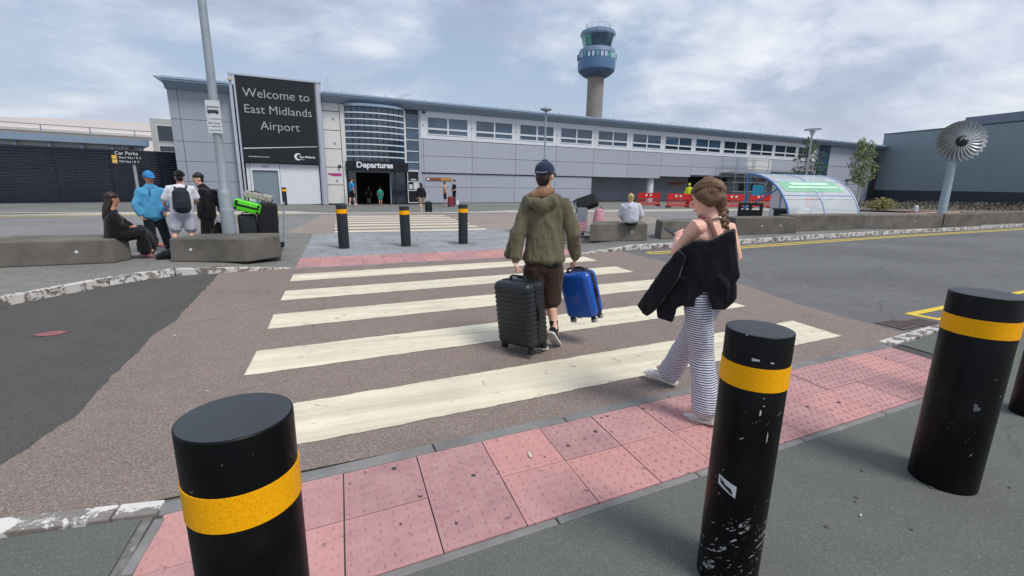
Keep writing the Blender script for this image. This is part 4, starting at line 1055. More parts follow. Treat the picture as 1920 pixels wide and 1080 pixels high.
MB().lathe([(.25, -.2), (.26, .0), (.24, .1), (.17, .24), (.08, .34), (.001, .37)], 20, M=rot).build('spinner', pbr('spinner_dark', '#3a3c3f', .4, metal=.3), fan, smooth=True)
MB().tube([FC + fx * (.15 * (1 - t / 22) * cos(t * .45)) + fy * (.15 * (1 - t / 22) * sin(t * .45)) + ax * (.27 + .10 * t / 22) for t in range(20)], .016, 6).build('spinner_spiral', M_PAPER, fan)
MB().lathe([(.16, -.5), (.2, -.2)], 16, M=rot).build('hub', M_BACKER, fan, smooth=True)

# ------------------------------------------------------------------ trees, shrubs and planting
M_BARK = pbr('pale_bark', '#a39e94', .85, var=.25, scale=12, bump=.3)
def leafmat(name, c1, c2):
    m, n, l, b = newmat(name)
    oi = n.new('ShaderNodeNewGeometry').outputs['Random Per Island']
    l.new(ramp(n, l, oi, [(0, c1), (1, c2)]), b.inputs['Base Color']); b.inputs['Roughness'].default_value = .6
    b.inputs['Subsurface Weight'].default_value = .0
    return m
M_LEAF = leafmat('birch_leaf', (.10, .15, .06), (.27, .32, .15)); M_LEAF2 = leafmat('dark_leaf', (.045, .07, .035), (.13, .17, .09)); M_LEAFY = leafmat('yellow_shrub_leaf', (.18, .17, .05), (.36, .32, .12)); M_LEAFH = leafmat('hedge_leaf', (.07, .065, .045), (.16, .14, .10))
def leaves(m, c, rx, rz_, n, size, ra, shape=1.0):
    for _ in range(n):
        while True:
            p = Vector((ra.uniform(-1, 1), ra.uniform(-1, 1), ra.uniform(-1, 1)))
            if p.length < 1: break
        if noise.noise(p * 2.3 + Vector((c[0], c[1], 0))) < -.12: continue
        k = 1 - .35 * max(0, p.z)
        q = Vector((c[0] + p.x * rx * k, c[1] + p.y * rx * k, c[2] + p.z * rz_)); s = size * ra.uniform(.6, 1.3)
        a = Vector((ra.uniform(-1, 1), ra.uniform(-1, 1), ra.uniform(-1, 1))).normalized(); b = a.orthogonal().normalized(); b.rotate(Matrix.Rotation(ra.uniform(0, 6), 3, a))
        d = a.cross(b); m.add([q - b * s, q + d * s * .55, q + b * s, q - d * s * .55], [(0, 1, 2, 3)])
def tree(x, y, h, crown_z, rx, label, lm, seed, nl=3900, leaf=.07):
    ra = random.Random(seed); o = thing('young_tree', label, 'tree', (x, y, .08), 0, 'young trees by the terminal')
    m = MB(); m.tube([(0, 0, 0), (.04, .0, h * .3), (.0, .03, h * .6), (.05, 0, h * .93)], [.085, .065, .045, .01], 8)
    for k in range(12):
        z = crown_z + (h - crown_z) * (.02 + .06 * k); a = k * 2.4; r = rx * .8 * (1 - k / 16)
        m.tube([(.02, .01, z), (r * .5 * cos(a), r * .5 * sin(a), z + .25), (r * cos(a), r * sin(a), z + .6)], [.025, .014, .005], 5)
    m.build('trunk', M_BARK, o, smooth=True)
    c = MB()
    for k in range(15):
        zz_ = crown_z + .25 + (h - crown_z - .3) * (k / 14); rr = rx * (.45 + .6 * sin(pi * (.12 + .8 * k / 14))) * ra.uniform(.75, 1.1)
        a = k * 2.4 + ra.uniform(-.4, .4)
        leaves(c, (rr * .55 * cos(a), rr * .55 * sin(a), zz_), rr * .62, .38, nl // 15, leaf, ra)
    c.build('crown', lm, o)
tree(33.3, 22.2, 4.6, 1.75, .85, 'young birch with pale trunk standing right of the shelter', M_LEAF, 3)
tree(34.6, 27.2, 5.1, 1.2, 1.1, 'dark leafy young tree behind the slanted street lamp', M_LEAF2, 5)
sb = thing('yellow_shrub', 'yellow-green spiky shrub at the foot of the dark hall', 'shrub', (38.2, 23.6, .08)); ra = random.Random(2)
c = MB()
for k in range(90):
    a = ra.uniform(0, 6.3); t = ra.uniform(.2, 1.2); L = ra.uniform(.7, 1.3)
    d = Vector((cos(a) * sin(t), sin(a) * sin(t), cos(t))); s_ = d.orthogonal().normalized() * .05
    c.add([s_, -s_, d * L * .6 - s_ * 1.2, d * L + Vector((0, 0, -.2)), d * L * .6 + s_ * 1.2], [(0, 1, 2, 3, 4)])
leaves(c, (0, 0, .5), 1.0, .5, 900, .07, ra); c.build('foliage', M_LEAFY, sb)
hd_ = thing('low_hedge', 'long low brownish hedge along the foot of the dark hall', 'hedge', (46, 24.2, .08)); c = MB()
for k in range(26): leaves(c, (-6.5 + k * .55, 2.9 - k * .28, .32), .75, .38, 260, .07, ra)
tag(c.build('foliage', M_LEAFH, hd_), kind='stuff')
pl = struct(sheet('planting_bed', [(34, 26), (40, 20), (64.3, 17), (66.5, 41), (58, 34)], .097, pbr('bare_soil', '#6b6257', .95, var=.25, scale=1.5)))
struct(sheet('brick_paving', [(24, 13.6), (40, 14.5), (64, 14.8), (64.2, 18.5), (44, 21), (30, 20)], .112, pbr('orange_brick_paving', '#b08a72', .85, var=.12, scale=2)))
lb = thing('bollard_light', 'slim grey bollard light beside the young birch', 'bollard light', (31.6, 21.9, .09)); MB().lathe([(.07, 0), (.07, 2.0)], 10).build('post', M_STEEL, lb, smooth=True); MB().lathe([(.07, 2.0), (.16, 2.06), (.16, 2.14)], 12).build('head', M_BACKER, lb)
wp = thing('marker_post', 'small white marker post in front of the low hedge', 'marker post', (38.5, 21.5, .1)); MB().lathe([(.14, 0), (.14, .35), (.1, .45)], 10).build('post', M_PAPER, wp)

# ------------------------------------------------------------------ litter
ra = random.Random(11)
M_BUTT = pbr('cigarette_paper', '#d8d2c4', .8, var=.15); M_LEAFD = pbr('dead_leaf', '#5a4a3a', .9, var=.3)
spots = [(.98, 2.30), (3.2, 1.0), (3.45, 1.02), (2.35, 1.28), (-.75, 3.6), (-1.05, 3.9), (-1.7, 5.5), (7.2, 5.4), (-.62, 6.0), (-1.05, 2.0)]
for i, (x, y) in enumerate(spots):
    a = ra.uniform(0, 3.1); L = ra.uniform(.007, .013)
    o = MB().tube([(-L * cos(a), -L * sin(a), 0), (L * cos(a), L * sin(a), 0)], .0035, 6).build('cigarette_butt', M_BUTT, None, (x, y, .010 if i else .012))
    tag(o, ('white paper scrap lying on the red tactile slabs', 'cigarette butt just in front of the widest bollard', 'cigarette butt just right of the widest bollard foot', 'cigarette butt on the footway between stickered and widest bollard',
            'cigarette butt on buff tarmac left of the closest white stripe', 'cigarette butt on buff tarmac left of the second white stripe', 'cigarette butt on buff tarmac by the dark road edge', 'cigarette butt on the grey road right of the crossing',
            'cigarette butt on buff tarmac left of the third white stripe', 'cigarette butt on the small footway patch behind the left kerb')[i], 'litter', 'cigarette butts on the ground' if i else None)
    if not i: o.name = 'paper_scrap'; o.scale = (2.2, 2.2, 1.0)
M_GUM = pbr('old_gum', '#4b4545', .9, var=.2)
gm = MB()
for k in range(46):
    x, y = ra.choice([(ra.uniform(-.7, 5), None), (ra.uniform(1.2, 4.5), ra.uniform(.8, 1.6))])
    if y is None: y = KY(x) - ra.uniform(.05, .72)
    r_ = ra.uniform(.005, .016); gm.lathe([(r_, 0.0), (r_ * .7, .0014)], 7, (x, y, .0035), M=None)
tag(gm.build('chewing_gum', M_GUM), 'dark flattened chewing gum spots on slabs and footway', 'chewing gum', kind='stuff')
# ------------------------------------------------------------------ people: joints in metres
J = {
    'man': {'head': (1.799, 4.048, 1.671), 'neck': (1.785, 4.055, 1.52), 'shL': (1.672, 4.102, 1.415), 'shR': (1.955, 3.975, 1.421), 'elL': (1.557, 4.083, 1.133), 'wrL': (1.517, 4.034, 0.888), 'haL': (1.527, 4.03, 0.802), 'elR': (2.063, 3.92, 1.149), 'wrR': (2.117, 4.005, 0.931), 'haR': (2.112, 4.03, 0.832), 'pel': (1.812, 4.043, 0.864), 'hipL': (1.735, 4.055, 0.808), 'hipR': (1.892, 4.028, 0.805), 'knL': (1.765, 4.129, 0.431), 'anL': (1.775, 3.993, 0.081), 'toL': (1.702, 4.144, -0.018), 'knR': (1.91, 4.064, 0.458), 'anR': (1.922, 3.969, 0.202), 'toR': (2.02, 4.021, 0.018)},
    'girl': {'head': (2.222, 2.426, 1.521), 'neck': (2.263, 2.388, 1.4), 'shL': (2.123, 2.381, 1.352), 'shR': (2.416, 2.406, 1.327), 'elL': (2.095, 2.51, 1.166), 'wrL': (2.236, 2.679, 1.221), 'haL': (2.267, 2.719, 1.269), 'elR': (2.45, 2.343, 1.149), 'wrR': (2.546, 2.531, 1.155), 'haR': (2.557, 2.605, 1.171), 'pel': (2.261, 2.39, 0.922), 'hipL': (2.182, 2.368, 0.892), 'hipR': (2.343, 2.408, 0.871), 'knL': (2.262, 2.361, 0.478), 'anL': (2.289, 2.279, 0.088), 'toL': (2.283, 2.397, 0.014), 'knR': (2.408, 2.662, 0.458), 'anR': (2.444, 2.87, 0.119), 'toR': (2.397, 2.962, 0.136)},
    'seat': {'head': (-3.855, 10.462, 1.215), 'neck': (-3.884, 10.452, 1.045), 'shL': (-3.926, 10.564, 0.923), 'shR': (-3.845, 10.338, 0.919), 'elL': (-3.792, 10.645, 0.759), 'wrL': (-3.687, 10.586, 0.722), 'haL': (-3.63, 10.564, 0.724), 'elR': (-3.788, 10.327, 0.737), 'wrR': (-3.693, 10.457, 0.714), 'haR': (-3.643, 10.496, 0.7), 'pel': (-3.892, 10.449, 0.582), 'hipL': (-3.909, 10.528, 0.555), 'hipR': (-3.853, 10.378, 0.57), 'knL': (-3.583, 10.685, 0.631), 'knR': (-3.522, 10.527, 0.586), 'anL': (-3.452, 10.865, 0.372), 'toL': (-3.338, 10.932, 0.319), 'anR': (-3.529, 10.556, 0.22), 'toR': (-3.441, 10.606, 0.178)},
    'blue': {'head': (-3.541, 11.361, 1.601), 'neck': (-3.545, 11.36, 1.436), 'shR': (-3.706, 11.308, 1.352), 'shL': (-3.383, 11.44, 1.352), 'elR': (-3.787, 11.229, 1.075), 'wrR': (-3.715, 11.2, 0.889), 'haR': (-3.686, 11.188, 0.816), 'elL': (-3.326, 11.405, 1.077), 'wrL': (-3.339, 11.213, 0.959), 'haL': (-3.294, 11.164, 0.92), 'pel': (-3.555, 11.357, 0.867), 'hipL': (-3.484, 11.379, 0.843), 'hipR': (-3.631, 11.333, 0.848), 'knL': (-3.436, 11.425, 0.535), 'knR': (-3.627, 11.302, 0.529), 'anL': (-3.394, 11.458, 0.198), 'anR': (-3.658, 11.324, 0.202), 'toL': (-3.32, 11.303, 0.15), 'toR': (-3.596, 11.134, 0.161)},
    'tee': {'head': (-2.953, 11.114, 1.621), 'neck': (-2.96, 11.113, 1.487), 'shL': (-3.143, 11.062, 1.403), 'shR': (-2.79, 11.156, 1.405), 'elL': (-3.271, 11.088, 1.143), 'wrL': (-3.294, 11.268, 1.019), 'haL': (-3.304, 11.349, 0.973), 'elR': (-2.732, 11.222, 1.171), 'wrR': (-2.856, 11.387, 1.088), 'haR': (-2.933, 11.45, 1.053), 'pel': (-2.989, 11.105, 0.921), 'hipL': (-3.07, 11.083, 0.881), 'hipR': (-2.909, 11.126, 0.877), 'knL': (-3.147, 11.061, 0.565), 'knR': (-2.884, 11.133, 0.553), 'anL': (-3.181, 11.031, 0.226), 'anR': (-2.906, 11.106, 0.229), 'toL': (-3.244, 11.189, 0.141), 'toR': (-2.947, 11.271, 0.141)},
    'hood': {'head': (-2.758, 11.576, 1.595), 'neck': (-2.721, 11.585, 1.432), 'shL': (-2.672, 11.452, 1.348), 'shR': (-2.66, 11.743, 1.353), 'elL': (-2.661, 11.434, 1.064), 'wrL': (-2.729, 11.459, 0.853), 'haL': (-2.777, 11.468, 0.786), 'elR': (-2.601, 11.776, 1.059), 'wrR': (-2.673, 11.719, 0.835), 'haR': (-2.729, 11.686, 0.792), 'pel': (-2.681, 11.594, 0.866), 'hipL': (-2.677, 11.523, 0.848), 'hipR': (-2.689, 11.664, 0.839), 'knL': (-2.726, 11.532, 0.51), 'knR': (-2.69, 11.674, 0.495), 'anL': (-2.757, 11.514, 0.193), 'anR': (-2.681, 11.697, 0.167), 'toL': (-2.868, 11.467, 0.157), 'toR': (-2.795, 11.649, 0.13)},
    'blond': {'head': (7.316, 10.746, 1.269), 'neck': (7.323, 10.741, 1.143), 'shL': (7.154, 10.855, 1.067), 'shR': (7.498, 10.62, 1.078), 'elL': (7.136, 10.926, 0.821), 'wrL': (7.336, 11.034, 0.681), 'haL': (7.423, 11.06, 0.678), 'elR': (7.597, 10.611, 0.838), 'wrR': (7.641, 10.825, 0.693), 'haR': (7.635, 10.915, 0.687), 'pel': (7.35, 10.723, 0.676), 'hipL': (7.294, 10.785, 0.643), 'hipR': (7.432, 10.69, 0.649), 'knL': (7.519, 11.116, 0.584), 'knR': (7.674, 11.009, 0.591), 'anL': (7.578, 11.173, 0.339), 'anR': (7.733, 11.065, 0.347), 'toL': (7.652, 11.303, 0.279), 'toR': (7.834, 11.178, 0.288)},
}
M_SKIN = pbr('skin_light', '#e0b19a', .5, var=.06, scale=9, bump=.05, bscale=120); M_SKINP = pbr('skin_pink', '#e4b19d', .5, var=.06, scale=9)
def cloth(name, col, rough=.9, var=.12, scale=9, bump=.25, bscale=240): return pbr(name, col, rough, var=var, scale=scale, bump=bump, bscale=bscale, spec=.25, sheen=.15)
def chain(m, pts, rad, side, n=14):
    """closed tapering solid through pts; rad = (half width along side, half depth) at each point"""
    pts = [Vector(p) for p in pts]; rad = [(r, r) if isinstance(r, (int, float)) else r for r in rad]; side = Vector(side)
    t0 = (pts[1] - pts[0]).normalized(); t1 = (pts[-1] - pts[-2]).normalized()
    e0, e1 = min(rad[0]), min(rad[-1])
    P = [pts[0] - t0 * e0 * .55] + pts + [pts[-1] + t1 * e1 * .55]
    Rr = [(rad[0][0] * .6, rad[0][1] * .6)] + rad + [(rad[-1][0] * .6, rad[-1][1] * .6)]
    v = []
    for i, p in enumerate(P):
        t = (P[min(i + 1, len(P) - 1)] - P[max(i - 1, 0)]).normalized()
        s = side - t * side.dot(t)
        s = s.normalized() if s.length > .05 else t.orthogonal().normalized()
        f = t.cross(s)
        v += [p + s * Rr[i][0] * cos(2 * pi * k / n) + f * Rr[i][1] * sin(2 * pi * k / n) for k in range(n)]
    L = len(P)
    fs = [(i * n + k, i * n + (k + 1) % n, (i + 1) * n + (k + 1) % n, (i + 1) * n + k) for i in range(L - 1) for k in range(n)]
    fs += [tuple(range(n - 1, -1, -1)), tuple((L - 1) * n + k for k in range(n))]
    m.add(v, fs)
def ball(m, c, rx, ry, rz_, X=Vector((1, 0, 0)), Y=Vector((0, 1, 0)), Z=Vector((0, 0, 1)), n=14):
    c = Vector(c); rows = 8; v = [c + Z * rz_]
    for i in range(1, rows):
        a = pi * i / rows
        v += [c + Z * rz_ * cos(a) + (X * rx * cos(2 * pi * k / n) + Y * ry * sin(2 * pi * k / n)) * sin(a) for k in range(n)]
    v.append(c - Z * rz_); e = len(v) - 1
    fs = [(0, 1 + k, 1 + (k + 1) % n) for k in range(n)] + [(1 + (i * n) + k, 1 + (i + 1) * n + k, 1 + (i + 1) * n + (k + 1) % n, 1 + i * n + (k + 1) % n) for i in range(rows - 2) for k in range(n)]
    fs += [(e, 1 + (rows - 2) * n + (k + 1) % n, 1 + (rows - 2) * n + k) for k in range(n)]
    m.add(v, fs)
def fuse(name, m, mat, parent, voxel=.012, it=3, folds=None, base=None, bend=None):
    """one continuous surface from overlapping closed solids, smoothed, with optional cloth folds"""
    base = Vector(base if base is not None else parent.location)
    me = bpy.data.meshes.new(name); me.from_pydata([tuple(Vector(q) - base) for q in m.v], [], m.f)
    bm = bmesh.new(); bm.from_mesh(me); bmesh.ops.recalc_face_normals(bm, faces=bm.faces); bm.to_mesh(me); bm.free()
    t = bpy.data.objects.new(name, me); COL.objects.link(t)
    md = t.modifiers.new('fuse', 'REMESH'); md.mode = 'VOXEL'; md.voxel_size = voxel; md.adaptivity = 0
    out = bpy.data.meshes.new_from_object(t.evaluated_get(bpy.context.evaluated_depsgraph_get()))
    bpy.data.objects.remove(t); bpy.data.meshes.remove(me)
    bm = bmesh.new(); bm.from_mesh(out)
    for _ in range(it): bmesh.ops.smooth_vert(bm, verts=bm.verts, factor=.5, use_axis_x=True, use_axis_y=True, use_axis_z=True)
    if bend:
        for v in bm.verts: v.co = bend(v.co + base) - base
    if folds:
        amp, sx, sz, seed = folds; bm.normal_update()
        mv = []
        for v in bm.verts:
            q = v.co
            a = noise.noise((q.x * sx + seed, q.y * sx, q.z * sz + .6 * noise.noise((q.x * 4, q.y * 4, q.z * 3))))
            b = noise.noise((q.x * sx * 2.1, q.y * sx * 2.1 + seed, q.z * sz * 2.4))
            c_ = noise.noise((q.x * sx * 4.3 + seed, q.y * sx * 4.3, q.z * sz * 6.5))
            mv.append(v.normal * amp * ((1 - abs(a) * 2.4) * .75 + (.5 - abs(b) * 1.6) * .5 + c_ * .22))
        for v, d in zip(bm.verts, mv): v.co += d
        bmesh.ops.smooth_vert(bm, verts=bm.verts, factor=.4, use_axis_x=True, use_axis_y=True, use_axis_z=True)
    for f in bm.faces: f.smooth = True
    bm.to_mesh(out); bm.free()
    out.materials.clear(); out.materials.append(mat); out.name = name
    return obj(name, out, parent)
def V(*a): return Vector(a if len(a) > 1 else a[0])
def head_frame(face, up=(0, 0, 1)):
    Y = V(face).normalized(); X = Y.cross(V(up)).normalized(); return X, Y, X.cross(Y).normalized()
HEADR = [(-.118, .026, .030, .048), (-.098, .048, .050, .036), (-.055, .062, .074, .014), (-.01, .070, .090, .002), (.035, .0755, .097, -.004), (.075, .069, .086, -.008), (.100, .050, .064, -.010), (.119, .020, .026, -.010)]
def head_solid(m, c, fr, k=1.0, grow=0.0, lo=-9, shift=(0, 0, 0)):
    X, Y, Z = fr; sh_ = X * shift[0] + Y * shift[1] + Z * shift[2]
    rows = [r for r in HEADR if r[0] >= lo]
    chain(m, [V(c) + sh_ + Z * r[0] * k + Y * r[3] * k for r in rows], [(r[1] * k + grow, r[2] * k + grow) for r in rows], X)
def hand(m, wr, ha, side, palm_n, curl=.9, k=1.0, fist=False):
    """palm and five bent fingers of unequal length; palm_n points out of the palm"""
    wr, ha = V(wr), V(ha); d = (ha - wr).normalized(); s = (V(side) - d * V(side).dot(d)).normalized(); pn = d.cross(s)
    if pn.dot(V(palm_n)) < 0: pn = -pn
    pe = wr + d * .085 * k
    chain(m, [wr - d * .02, wr + d * .03 * k, pe], [(.026 * k, .02 * k), (.036 * k, .017 * k), (.041 * k, .014 * k)], s, 10)
    for i, (o, L) in enumerate(((-.031, .066), (-.0105, .076), (.0105, .072), (.031, .056))):
        a = pe + s * o * k; c = curl * (1 + .08 * i)
        p1 = a + (d * cos(c * .5) + pn * sin(c * .5)) * L * .45 * k; p2 = p1 + (d * cos(c * 1.4) + pn * sin(c * 1.4)) * L * .33 * k; p3 = p2 + (d * cos(c * 2.2) + pn * sin(c * 2.2)) * L * .28 * k
        chain(m, [a - d * .02 * k, a, p1, p2, p3], [.0095 * k, .0092 * k, .0088 * k, .008 * k, .0068 * k], s, 8)
    th = wr + d * .03 * k - s * .034 * k; t1 = th + (d * .6 - s * .5 + pn * .5).normalized() * .034 * k; t2 = t1 + (d * .8 + pn * .6 + s * .1).normalized() * .03 * k
    chain(m, [th + s * .012, th, t1, t2], [.013 * k, .0125 * k, .0105 * k, .0085 * k], s, 8)
def shoe(m, an, to, k=1.0, wide=.043, h=.062, drop=.072):
    an, to = V(an), V(to); d = (to - an); d.z *= .6; d = d.normalized(); s = d.cross(V(0, 0, 1)).normalized(); u = s.cross(d).normalized()
    a = an - u * drop * .35 * k
    chain(m, [a - d * .055 * k - u * .012, a - d * .01 * k - u * .012, a + d * .07 * k - u * .022, a + d * .13 * k - u * .030, a + d * .185 * k - u * .034],
          [(wide * .82 * k, h * .62 * k), (wide * .9 * k, h * .72 * k), (wide * k, h * .55 * k), (wide * 1.05 * k, h * .43 * k), (wide * .72 * k, h * .32 * k)], s, 14)
    return a, d, s, u
def sole(m, a, d, s, u, k=1.0, t=.014, wide=.048):
    out = []
    for x, w in ((-.085, .55), (-.06, .85), (.0, .9), (.07, .95), (.13, 1.08), (.185, .95), (.222, .5)): out.append((x, w))
    lo = [a + d * x * k + s * w * wide * k for x, w in out] + [a + d * x * k - s * w * wide * k for x, w in reversed(out)]
    n = len(lo); v = [q - u * .062 * k for q in lo] + [q - u * (.062 - t * 1.5) * k for q in lo]
    m.add(v, [tuple(range(n - 1, -1, -1)), tuple(range(n, 2 * n))] + [(i, (i + 1) % n, n + (i + 1) % n, n + i) for i in range(n)])

def person(key, label, face, k=1.0, vox=.014, skin=None, J_=None, group=None, top=None, bottom=None, shoes=None, hair=None, cap=None, hands=(.9, .9), body_up=(0, 0, 1), look=None, head_up=(0, 0, 1), z0=.0, features=False, socks=None, legs_bare=True):
    j = {a: V(b) for a, b in (J_ or J[key]).items()}
    skin = skin or M_SKIN
    base = V((j['anL'].x + j['anR'].x) / 2, (j['anL'].y + j['anR'].y) / 2, z0)
    o = thing('person', label, 'person', base, 0, group)
    side = (j['shR'] - j['shL']); side.z = 0; side.normalize(); hs = (j['hipR'] - j['hipL']); hs.z = 0; hs.normalize(); fwd = V(-side.y, side.x, 0)
    fr = head_frame(look or face, head_up)
    # --- body
    m = MB(); head_solid(m, j['head'], fr, k)
    X, Y, Z = fr; H = j['head']
    chain(m, [H + Y * .088 * k + Z * .022 * k, H + Y * .104 * k - Z * .006 * k, H + Y * .112 * k - Z * .024 * k, H + Y * .09 * k - Z * .034 * k], [.008 * k, .010 * k, .0125 * k, .011 * k], X, 8)
    for e_ in (-1, 1): chain(m, [H + X * e_ * .072 * k - Y * .012 * k + Z * .02 * k, H + X * e_ * .080 * k - Y * .016 * k, H + X * e_ * .074 * k - Y * .008 * k - Z * .03 * k], [(.010 * k, .016 * k), (.010 * k, .019 * k), (.008 * k, .010 * k)], X, 8)
    chain(m, [j['neck'] - V(0, 0, .03), j['neck'].lerp(H, .35), H - Z * .05 * k - Y * .012 * k], [(.068 * k, .062 * k), (.056 * k, .056 * k), (.052 * k, .056 * k)], side)
    pel, nk = j['pel'], j['neck']; shm = (j['shL'] + j['shR']) / 2; w = (j['shR'] - j['shL']).length / 2
    tors = [pel - V(0, 0, .05) * k, pel + V(0, 0, .03) * k, pel.lerp(shm, .32), pel.lerp(shm, .62), pel.lerp(shm, .88), shm + V(0, 0, .035), nk]
    W = max(w, .15 * k)
    chain(m, tors, [(.15 * k, .095 * k), (.155 * k, .10 * k), (.125 * k, .088 * k), (W * .88, .105 * k), (W * .98, .10 * k), (W * .75, .07 * k), (.065 * k, .06 * k)], side, 18)
    for s_, sd in (('L', -1), ('R', 1)):
        sh_, el, wr, ha = j['sh' + s_], j['el' + s_], j['wr' + s_], j['ha' + s_]
        chain(m, [shm.lerp(sh_, .55), sh_, sh_.lerp(el, .3), sh_.lerp(el, .75), el, el.lerp(wr, .3), wr], [.055 * k, .058 * k, .048 * k, .041 * k, .038 * k, .040 * k, .027 * k], fwd, 12)
        hand(m, wr, ha, fwd, -side * sd, hands[0 if s_ == 'L' else 1], k)
        hp, kn, an, to = j['hip' + s_], j['kn' + s_], j['an' + s_], j['to' + s_]
        dk = (kn - hp).cross(an - kn)
        back = -fwd * .014 * k
        chain(m, [hp + V(0, 0, .02), hp.lerp(kn, .35), hp.lerp(kn, .8), kn, kn.lerp(an, .3) + back, kn.lerp(an, .65), an + V(0, 0, .02)], [(.088 * k, .092 * k), (.08 * k, .084 * k), (.062 * k, .064 * k), (.055 * k, .058 * k), (.054 * k, .06 * k), (.042 * k, .045 * k), (.034 * k, .038 * k)], hs, 12)
        d = (to - an).normalized(); chain(m, [an - d * .03, an + d * .04 - V(0, 0, .01), to], [.036 * k, .034 * k, .022 * k], hs, 10)
    fuse('body', m, skin, o, vox * .75 if vox < .012 else vox, 2)
    if features:
        for e_ in (-1, 1):
            q = MB(); ball(q, H + X * e_ * .031 * k + Y * .0835 * k + Z * .018 * k - base, .013 * k, .008 * k, .007 * k, X, Y, Z, 8); q.build('eye', pbr('eye_dark', '#2a211d', .3), o, smooth=True)
            q = MB(); ball(q, H + X * e_ * .032 * k + Y * .088 * k + Z * .038 * k - base, .019 * k, .006 * k, .004 * k, X, Y, Z, 8); q.build('eyebrow', pbr('brow_brown', '#3a2a20', .8), o, smooth=True)
        q = MB(); ball(q, H + Y * .090 * k - Z * .060 * k - base, .022 * k, .007 * k, .006 * k, X, Y, Z, 10); q.build('mouth', pbr('lip', '#a86a60', .5), o, smooth=True)
    # --- trousers, shorts or skirt
    if bottom:
        b = dict(len=2.0, r0=.105, r1=.085, r2=.075, waist=.16, folds=(.008, 9, 5, 3)); b.update(bottom)
        m = MB(); bw = b['waist'] * k
        chain(m, [pel + V(0, 0, b.get('rise', .10)) * k, pel + V(0, 0, .0), pel - V(0, 0, .07) * k], [(bw * .92, bw * .70), (bw * 1.08, bw * .78), (bw * 1.04, bw * .74)], hs, 18)
        for s_ in 'LR':
            hp, kn, an = j['hip' + s_], j['kn' + s_], j['an' + s_]
            if b['len'] <= 1.15:
                t = b['len']; end = hp.lerp(kn, min(t, 1)) if t <= 1 else kn.lerp(an, t - 1)
                chain(m, [hp + V(0, 0, .02), hp.lerp(end, .5), end], [b['r0'] * k, b['r1'] * k, b['r2'] * k], hs, 16)
            else:
                end = kn.lerp(an, b['len'] - 1)
                chain(m, [hp + V(0, 0, .02), hp.lerp(kn, .4), kn, kn.lerp(end, .5), end], [b['r0'] * k, (b['r0'] * .55 + b['r1'] * .45) * k, b['r1'] * k, (b['r1'] + b['r2']) / 2 * k, b['r2'] * k], hs, 16)
        if b.get('skirt'):
            a1 = (j['knL'] + j['knR']) / 2; a2 = (j['anL'] + j['anR']) / 2
            chain(m, [pel, pel.lerp(a1, .5), a1, a1.lerp(a2, .5), a2 + V(0, 0, .06)], [(.19 * k, .17 * k), (.19 * k, .14 * k), (.17 * k, .13 * k), (.17 * k, .14 * k), (.15 * k, .13 * k)], hs, 18)
        fuse(b.get('name', 'trousers'), m, b['mat'], o, vox, 3, b['folds'])
    # --- top
    if top:
        t = dict(sleeve=2.0, s0=.075, s1=.062, s2=.05, hem=.04, chest=1.0, depth=.13, hemw=.185, hemd=.13, folds=(.010, 7, 4, 1), neck=.075); t.update(top)
        m = MB(); cw = (W + .03) * t['chest']
        pts = [pel - V(0, 0, t['hem']) * k, pel.lerp(shm, .25), pel.lerp(shm, .6), pel.lerp(shm, .88), shm + V(0, 0, .045 * k), nk + V(0, 0, t.get('collar', -.015))]
        chain(m, pts, [(t['hemw'] * k, t['hemd'] * k), ((t['hemw'] * k + cw) / 2 * .98, (t['hemd'] + t['depth']) / 2 * k), (cw * 1.0, t['depth'] * k), (cw * 1.04, t['depth'] * .95 * k), (cw * .80, .085 * k), (t['neck'] * k, t['neck'] * k)], side, 20)
        for s_ in 'LR':
            sh_, el, wr = j['sh' + s_], j['el' + s_], j['wr' + s_]
            if t['sleeve'] <= 1:
                end = sh_.lerp(el, t['sleeve']); chain(m, [shm.lerp(sh_, .6), sh_ + V(0, 0, .005), sh_.lerp(end, .5), end], [t['s0'] * .95 * k, t['s0'] * k, t['s1'] * k, t['s2'] * k], fwd, 14)
            else:
                end = el.lerp(wr, t['sleeve'] - 1); chain(m, [shm.lerp(sh_, .6), sh_ + V(0, 0, .005), sh_.lerp(el, .5), el, el.lerp(end, .55), end], [t['s0'] * .95 * k, t['s0'] * k, (t['s0'] + t['s1']) / 2 * k, t['s1'] * k, (t['s1'] * .6 + t['s2'] * .4) * k, t['s2'] * k], fwd, 14)
        for extra in t.get('extra', ()): extra(m, j, side, fwd, k)
        fuse(t.get('name', 'top'), m, t['mat'], o, vox, 3, t['folds'])
    # --- feet
    if shoes:
        for s_ in 'LR':
            m = MB(); a, d, s, u = shoe(m, j['an' + s_], j['to' + s_], k); so = fuse('shoe', m, shoes[0], o, min(vox, .01), 2)
            if len(shoes) > 1: q = MB(); sole(q, a, d, s, u, k); q.v = [tuple(V(p) - base) for p in q.v]; q.build('sole', shoes[1], so)
    if socks:
        for s_ in 'LR':
            m = MB(); kn, an = j['kn' + s_], j['an' + s_]
            chain(m, [kn.lerp(an, .70), kn.lerp(an, .9), an - V(0, 0, .02)], [.046 * k, .042 * k, .044 * k], hs, 12); fuse('sock', m, socks, o, .01, 1)
